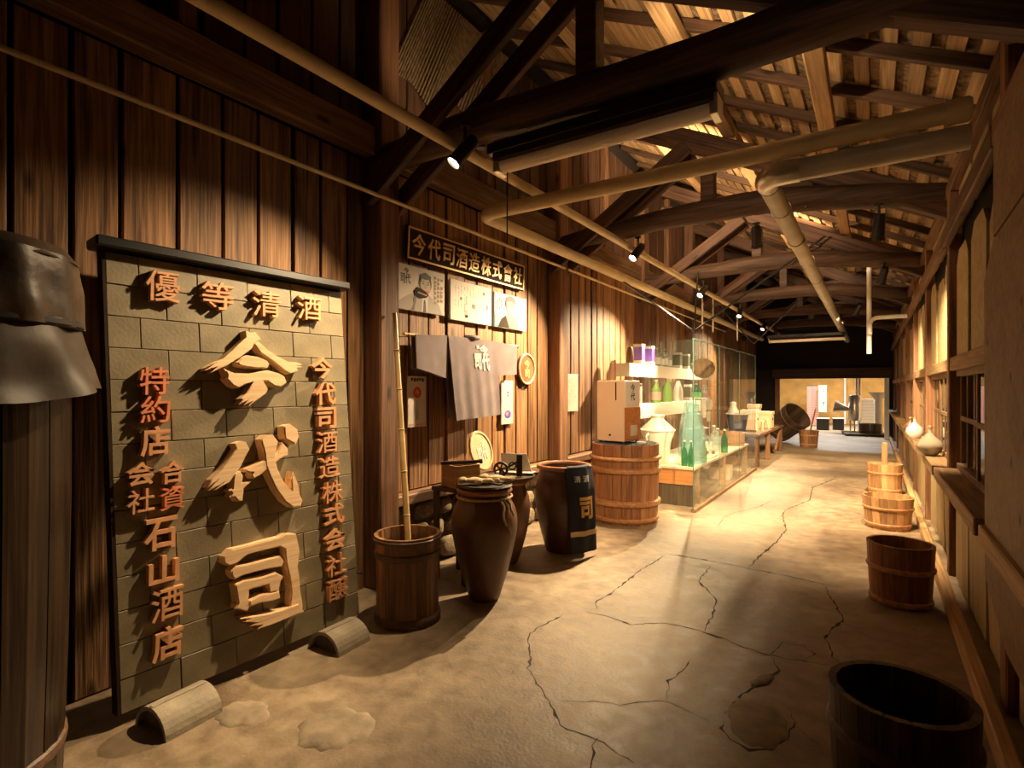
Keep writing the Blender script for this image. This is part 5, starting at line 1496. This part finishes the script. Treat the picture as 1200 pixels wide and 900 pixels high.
for k, (x, y) in enumerate(((-1.92, 11.9), (-1.88, 12.15), (-1.9, 12.8))):
    t = thing('trestle_tool', 'small pale wooden trestle tool standing at the front of the workbench', 'tool', (x, y, 0.621), 0.4 * k, 'pale trestle tools')
    for s in (-1, 1):
        beam('leg', (0, s * 0.08, 0), (0, s * 0.015, 0.20), 0.02, 0.02, 'cloth', t, 0.002)
    MB().box(-0.05, 0.05, -0.02, 0.02, 0.20, 0.225).obj('cross_bar', 'cloth', t)
jr = thing('white_jar', 'tall white jar on the bench behind the navy tub', 'jar', (-2.42, 12.05, 0.621))
MB().lathe([(0, 0), (0.09, 0), (0.12, 0.2), (0.11, 0.4), (0.06, 0.5), (0.065, 0.56), (0, 0.56)], 24).obj('body', 'ceramic', jr, smooth=True)
MB().lathe([(0, 0.561), (0.07, 0.561), (0.05, 0.59), (0, 0.60)], 18).obj('lid', 'ceramic', jr, smooth=True)

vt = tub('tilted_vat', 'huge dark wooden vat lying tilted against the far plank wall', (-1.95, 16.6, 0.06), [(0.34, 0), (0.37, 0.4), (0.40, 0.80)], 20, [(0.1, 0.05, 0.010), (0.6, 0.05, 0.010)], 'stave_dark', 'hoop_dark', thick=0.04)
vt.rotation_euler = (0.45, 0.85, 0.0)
vt.location = (-2.22, 16.9, 0.30)
tub('wooden_pail', 'brown wooden pail holding a paddle before the tilted vat', (-1.36, 15.9, 0), [(0.20, 0), (0.21, 0.2), (0.23, 0.42)], 14, [(0.05, 0.04, 0.008), (0.28, 0.04, 0.008)], 'stave', 'hoop')
cane('stirring_paddle', 'long wooden paddle leaning out of the far brown pail', (-1.39, 15.9, 0.065), (-1.21, 15.98, 0.98), 0.02, 1, 'stave_red', 'paddle')

# ------------------------------------------------------------------ the room beyond
for k, x in enumerate((-0.95, -0.55, 0.65)):
    tag(MB().tube([(x, 26.9, 0), (x, 26.9, 3.3)], 0.05, 12).obj('wall_pipe', 'white', smooth=True), 'white upright pipe on the ochre far wall', 'pipe', 'white pipes on the far wall')
bnr = thing('banner', 'white banner with black characters hung in the far doorway', 'banner', (-1.66, 25.2, 0.0), 0.0)
MB().box(-0.13, 0.14, -0.01, 0.01, 0.55, 1.60).obj('banner_cloth', 'daylight_white', bnr)
MB().tube([(-0.16, 0, 1.61), (0.17, 0, 1.61)], 0.012, 8).obj('banner_rod', 'bamboo', bnr)
MB().tube([(-0.16, 0.0, 0), (-0.16, 0.0, 1.62)], 0.012, 8).obj('banner_pole', 'bamboo', bnr)
mb = MB()
for q, c in enumerate('今代司'): put_glyph(mb, c, 0, -0.26 * q, 0.10, 0.20, 0, 0.002, 0.03)
o = mb.obj('banner_characters', 'ink', bnr); o.matrix_local = frame((0.03, -0.0105, 1.38), (1, 0, 0), (0, 0, 1))
bw = thing('brick_pier', 'pink brick pier beside the white banner in the far room', 'pier', (-2.05, 25.6, 0))
MB().box(-0.20, 0.19, -0.1, 0.1, 0, 1.62).obj('core', 'mortar', bw)
bme = MB().box(-0.094, 0.094, -0.02, 0.02, -0.032, 0.032).mesh('brick', bevel=0.003)
for r_ in range(22):
    for q in (-1, 1):
        put('brick', bme, 'brick_red', bw, (q * 0.097 - 0.005, -0.11, 0.036 + r_ * 0.072))
ml = thing('rice_mill', 'stainless rice mill with cone hopper on legs in the far room', 'machine', (-0.48, 21.5, 0.076))
MB().lathe([(0, 0.35), (0.17, 0.35), (0.19, 0.4), (0.19, 1.15), (0.15, 1.2), (0, 1.2)], 24).obj('drum', 'steel', ml, smooth=True)
for s in range(3):
    a = 2 * PI * s / 3 + 0.5
    MB().tube([(0.15 * math.cos(a), 0.15 * math.sin(a), 0), (0.15 * math.cos(a), 0.15 * math.sin(a), 0.36)], 0.022, 8).obj('leg', 'steel', ml)
o = MB().lathe([(0.05, 0), (0.22, 0.42), (0.23, 0.44), (0.21, 0.44), (0.045, 0.02)], 28, close=False).obj('cone_hopper', 'steel', ml, (-0.16, -0.02, 0.72), (0, -1.35, 0), True)
for xx in (0.05, 0.14): MB().tube([(xx, 0, 1.2), (xx, 0, 3.2)], 0.035, 10).obj('feed_pipe', 'steel', ml, smooth=True)
sc_ = thing('slatted_screen', 'white slatted screen standing beside the stainless mill', 'screen', (-0.12, 22.6, 0.0))
for q in range(9):
    MB().box(-0.30, 0.30, -0.015, 0.015, 0.20 + q * 0.105, 0.295 + q * 0.105).obj('slat', 'daylight_white', sc_, bevel=0.003)
for xx in (-0.28, 0.28): MB().box(xx - 0.02, xx + 0.02, 0.0151, 0.04, 0.0, 1.16).obj('upright', 'white', sc_)
wp = thing('white_hopper', 'white funnel hopper on a column at the right of the far room', 'hopper', (0.17, 21.35, 0.076))
MB().lathe([(0, 0), (0.16, 0), (0.12, 0.05), (0.11, 0.9), (0.13, 1.0), (0.11, 1.05), (0, 1.05)], 24).obj('column', 'daylight_white', wp, smooth=True)
MB().lathe([(0.10, 1.05), (0.27, 1.28), (0.28, 1.30), (0.26, 1.30), (0.09, 1.07)], 28, close=False).obj('funnel', 'white', wp, smooth=True)
dtb = tub('round_vat', 'low black round vat at the foot of the stainless mill', (-0.05, 20.7, 0.076), [(0.30, 0), (0.31, 0.30)], 14, [(0.05, 0.04, 0.008)], 'stave_dark', 'iron')
pl_ = thing('pallet', 'low dark wooden pallet under the mill in the far room', 'pallet', (-0.22, 20.9, 0.0), 0.12)
for q in range(8):
    MB().box(-0.58, 0.55, -0.72 + q * 0.18, -0.57 + q * 0.18, 0.05, 0.075).obj('slat', 'stave_dark', pl_)
for xx in (-0.5, 0.0, 0.48): MB().box(xx - 0.04, xx + 0.04, -0.72, 0.84, 0, 0.0499).obj('bearer', 'stave_dark', pl_)
for k, (x, y, w) in enumerate(((-1.48, 22.6, .38), (-1.02, 22.9, .34))):
    t = thing('black_crate', 'black plastic crate on the floor before the ochre wall', 'crate', (x, y, 0), 0.1 * k, 'black crates in the far room')
    MB().box(-w / 2, w / 2, -0.16, 0.16, 0, 0.40).obj('crate_body', 'black', t, bevel=0.006)
    MB().box(-w / 2 - .012, w / 2 + .012, -0.172, 0.172, 0.401, 0.43).obj('crate_rim', 'white', t, bevel=0.004)
fl_ = thing('added_lamp', 'added unseen ceiling lamp lighting the room beyond', 'lamp', (-1.2, 23.0, 3.28))  # lamp added out of sight above the header to light the far room
MB().box(-1.3, 1.3, -0.09, 0.09, 0.03, 0.11).obj('housing', 'white', fl_)
MB().box(-1.25, 1.25, -0.08, 0.08, 0.0, 0.029).obj('diffuser', plain('lamp_glow', (1, 1, 1), emit=((1.0, 0.95, 0.86), 30.0)), fl_)
ld = bpy.data.lights.new('lamp_area', 'AREA'); ld.shape = 'RECTANGLE'; ld.size = 2.6; ld.size_y = 0.5; ld.energy = 520; ld.color = (1.0, 0.94, 0.84)
lo = bpy.data.objects.new('lamp_area', ld); COL.objects.link(lo); lo.parent = fl_; lo.location = (0, 0, -0.02)
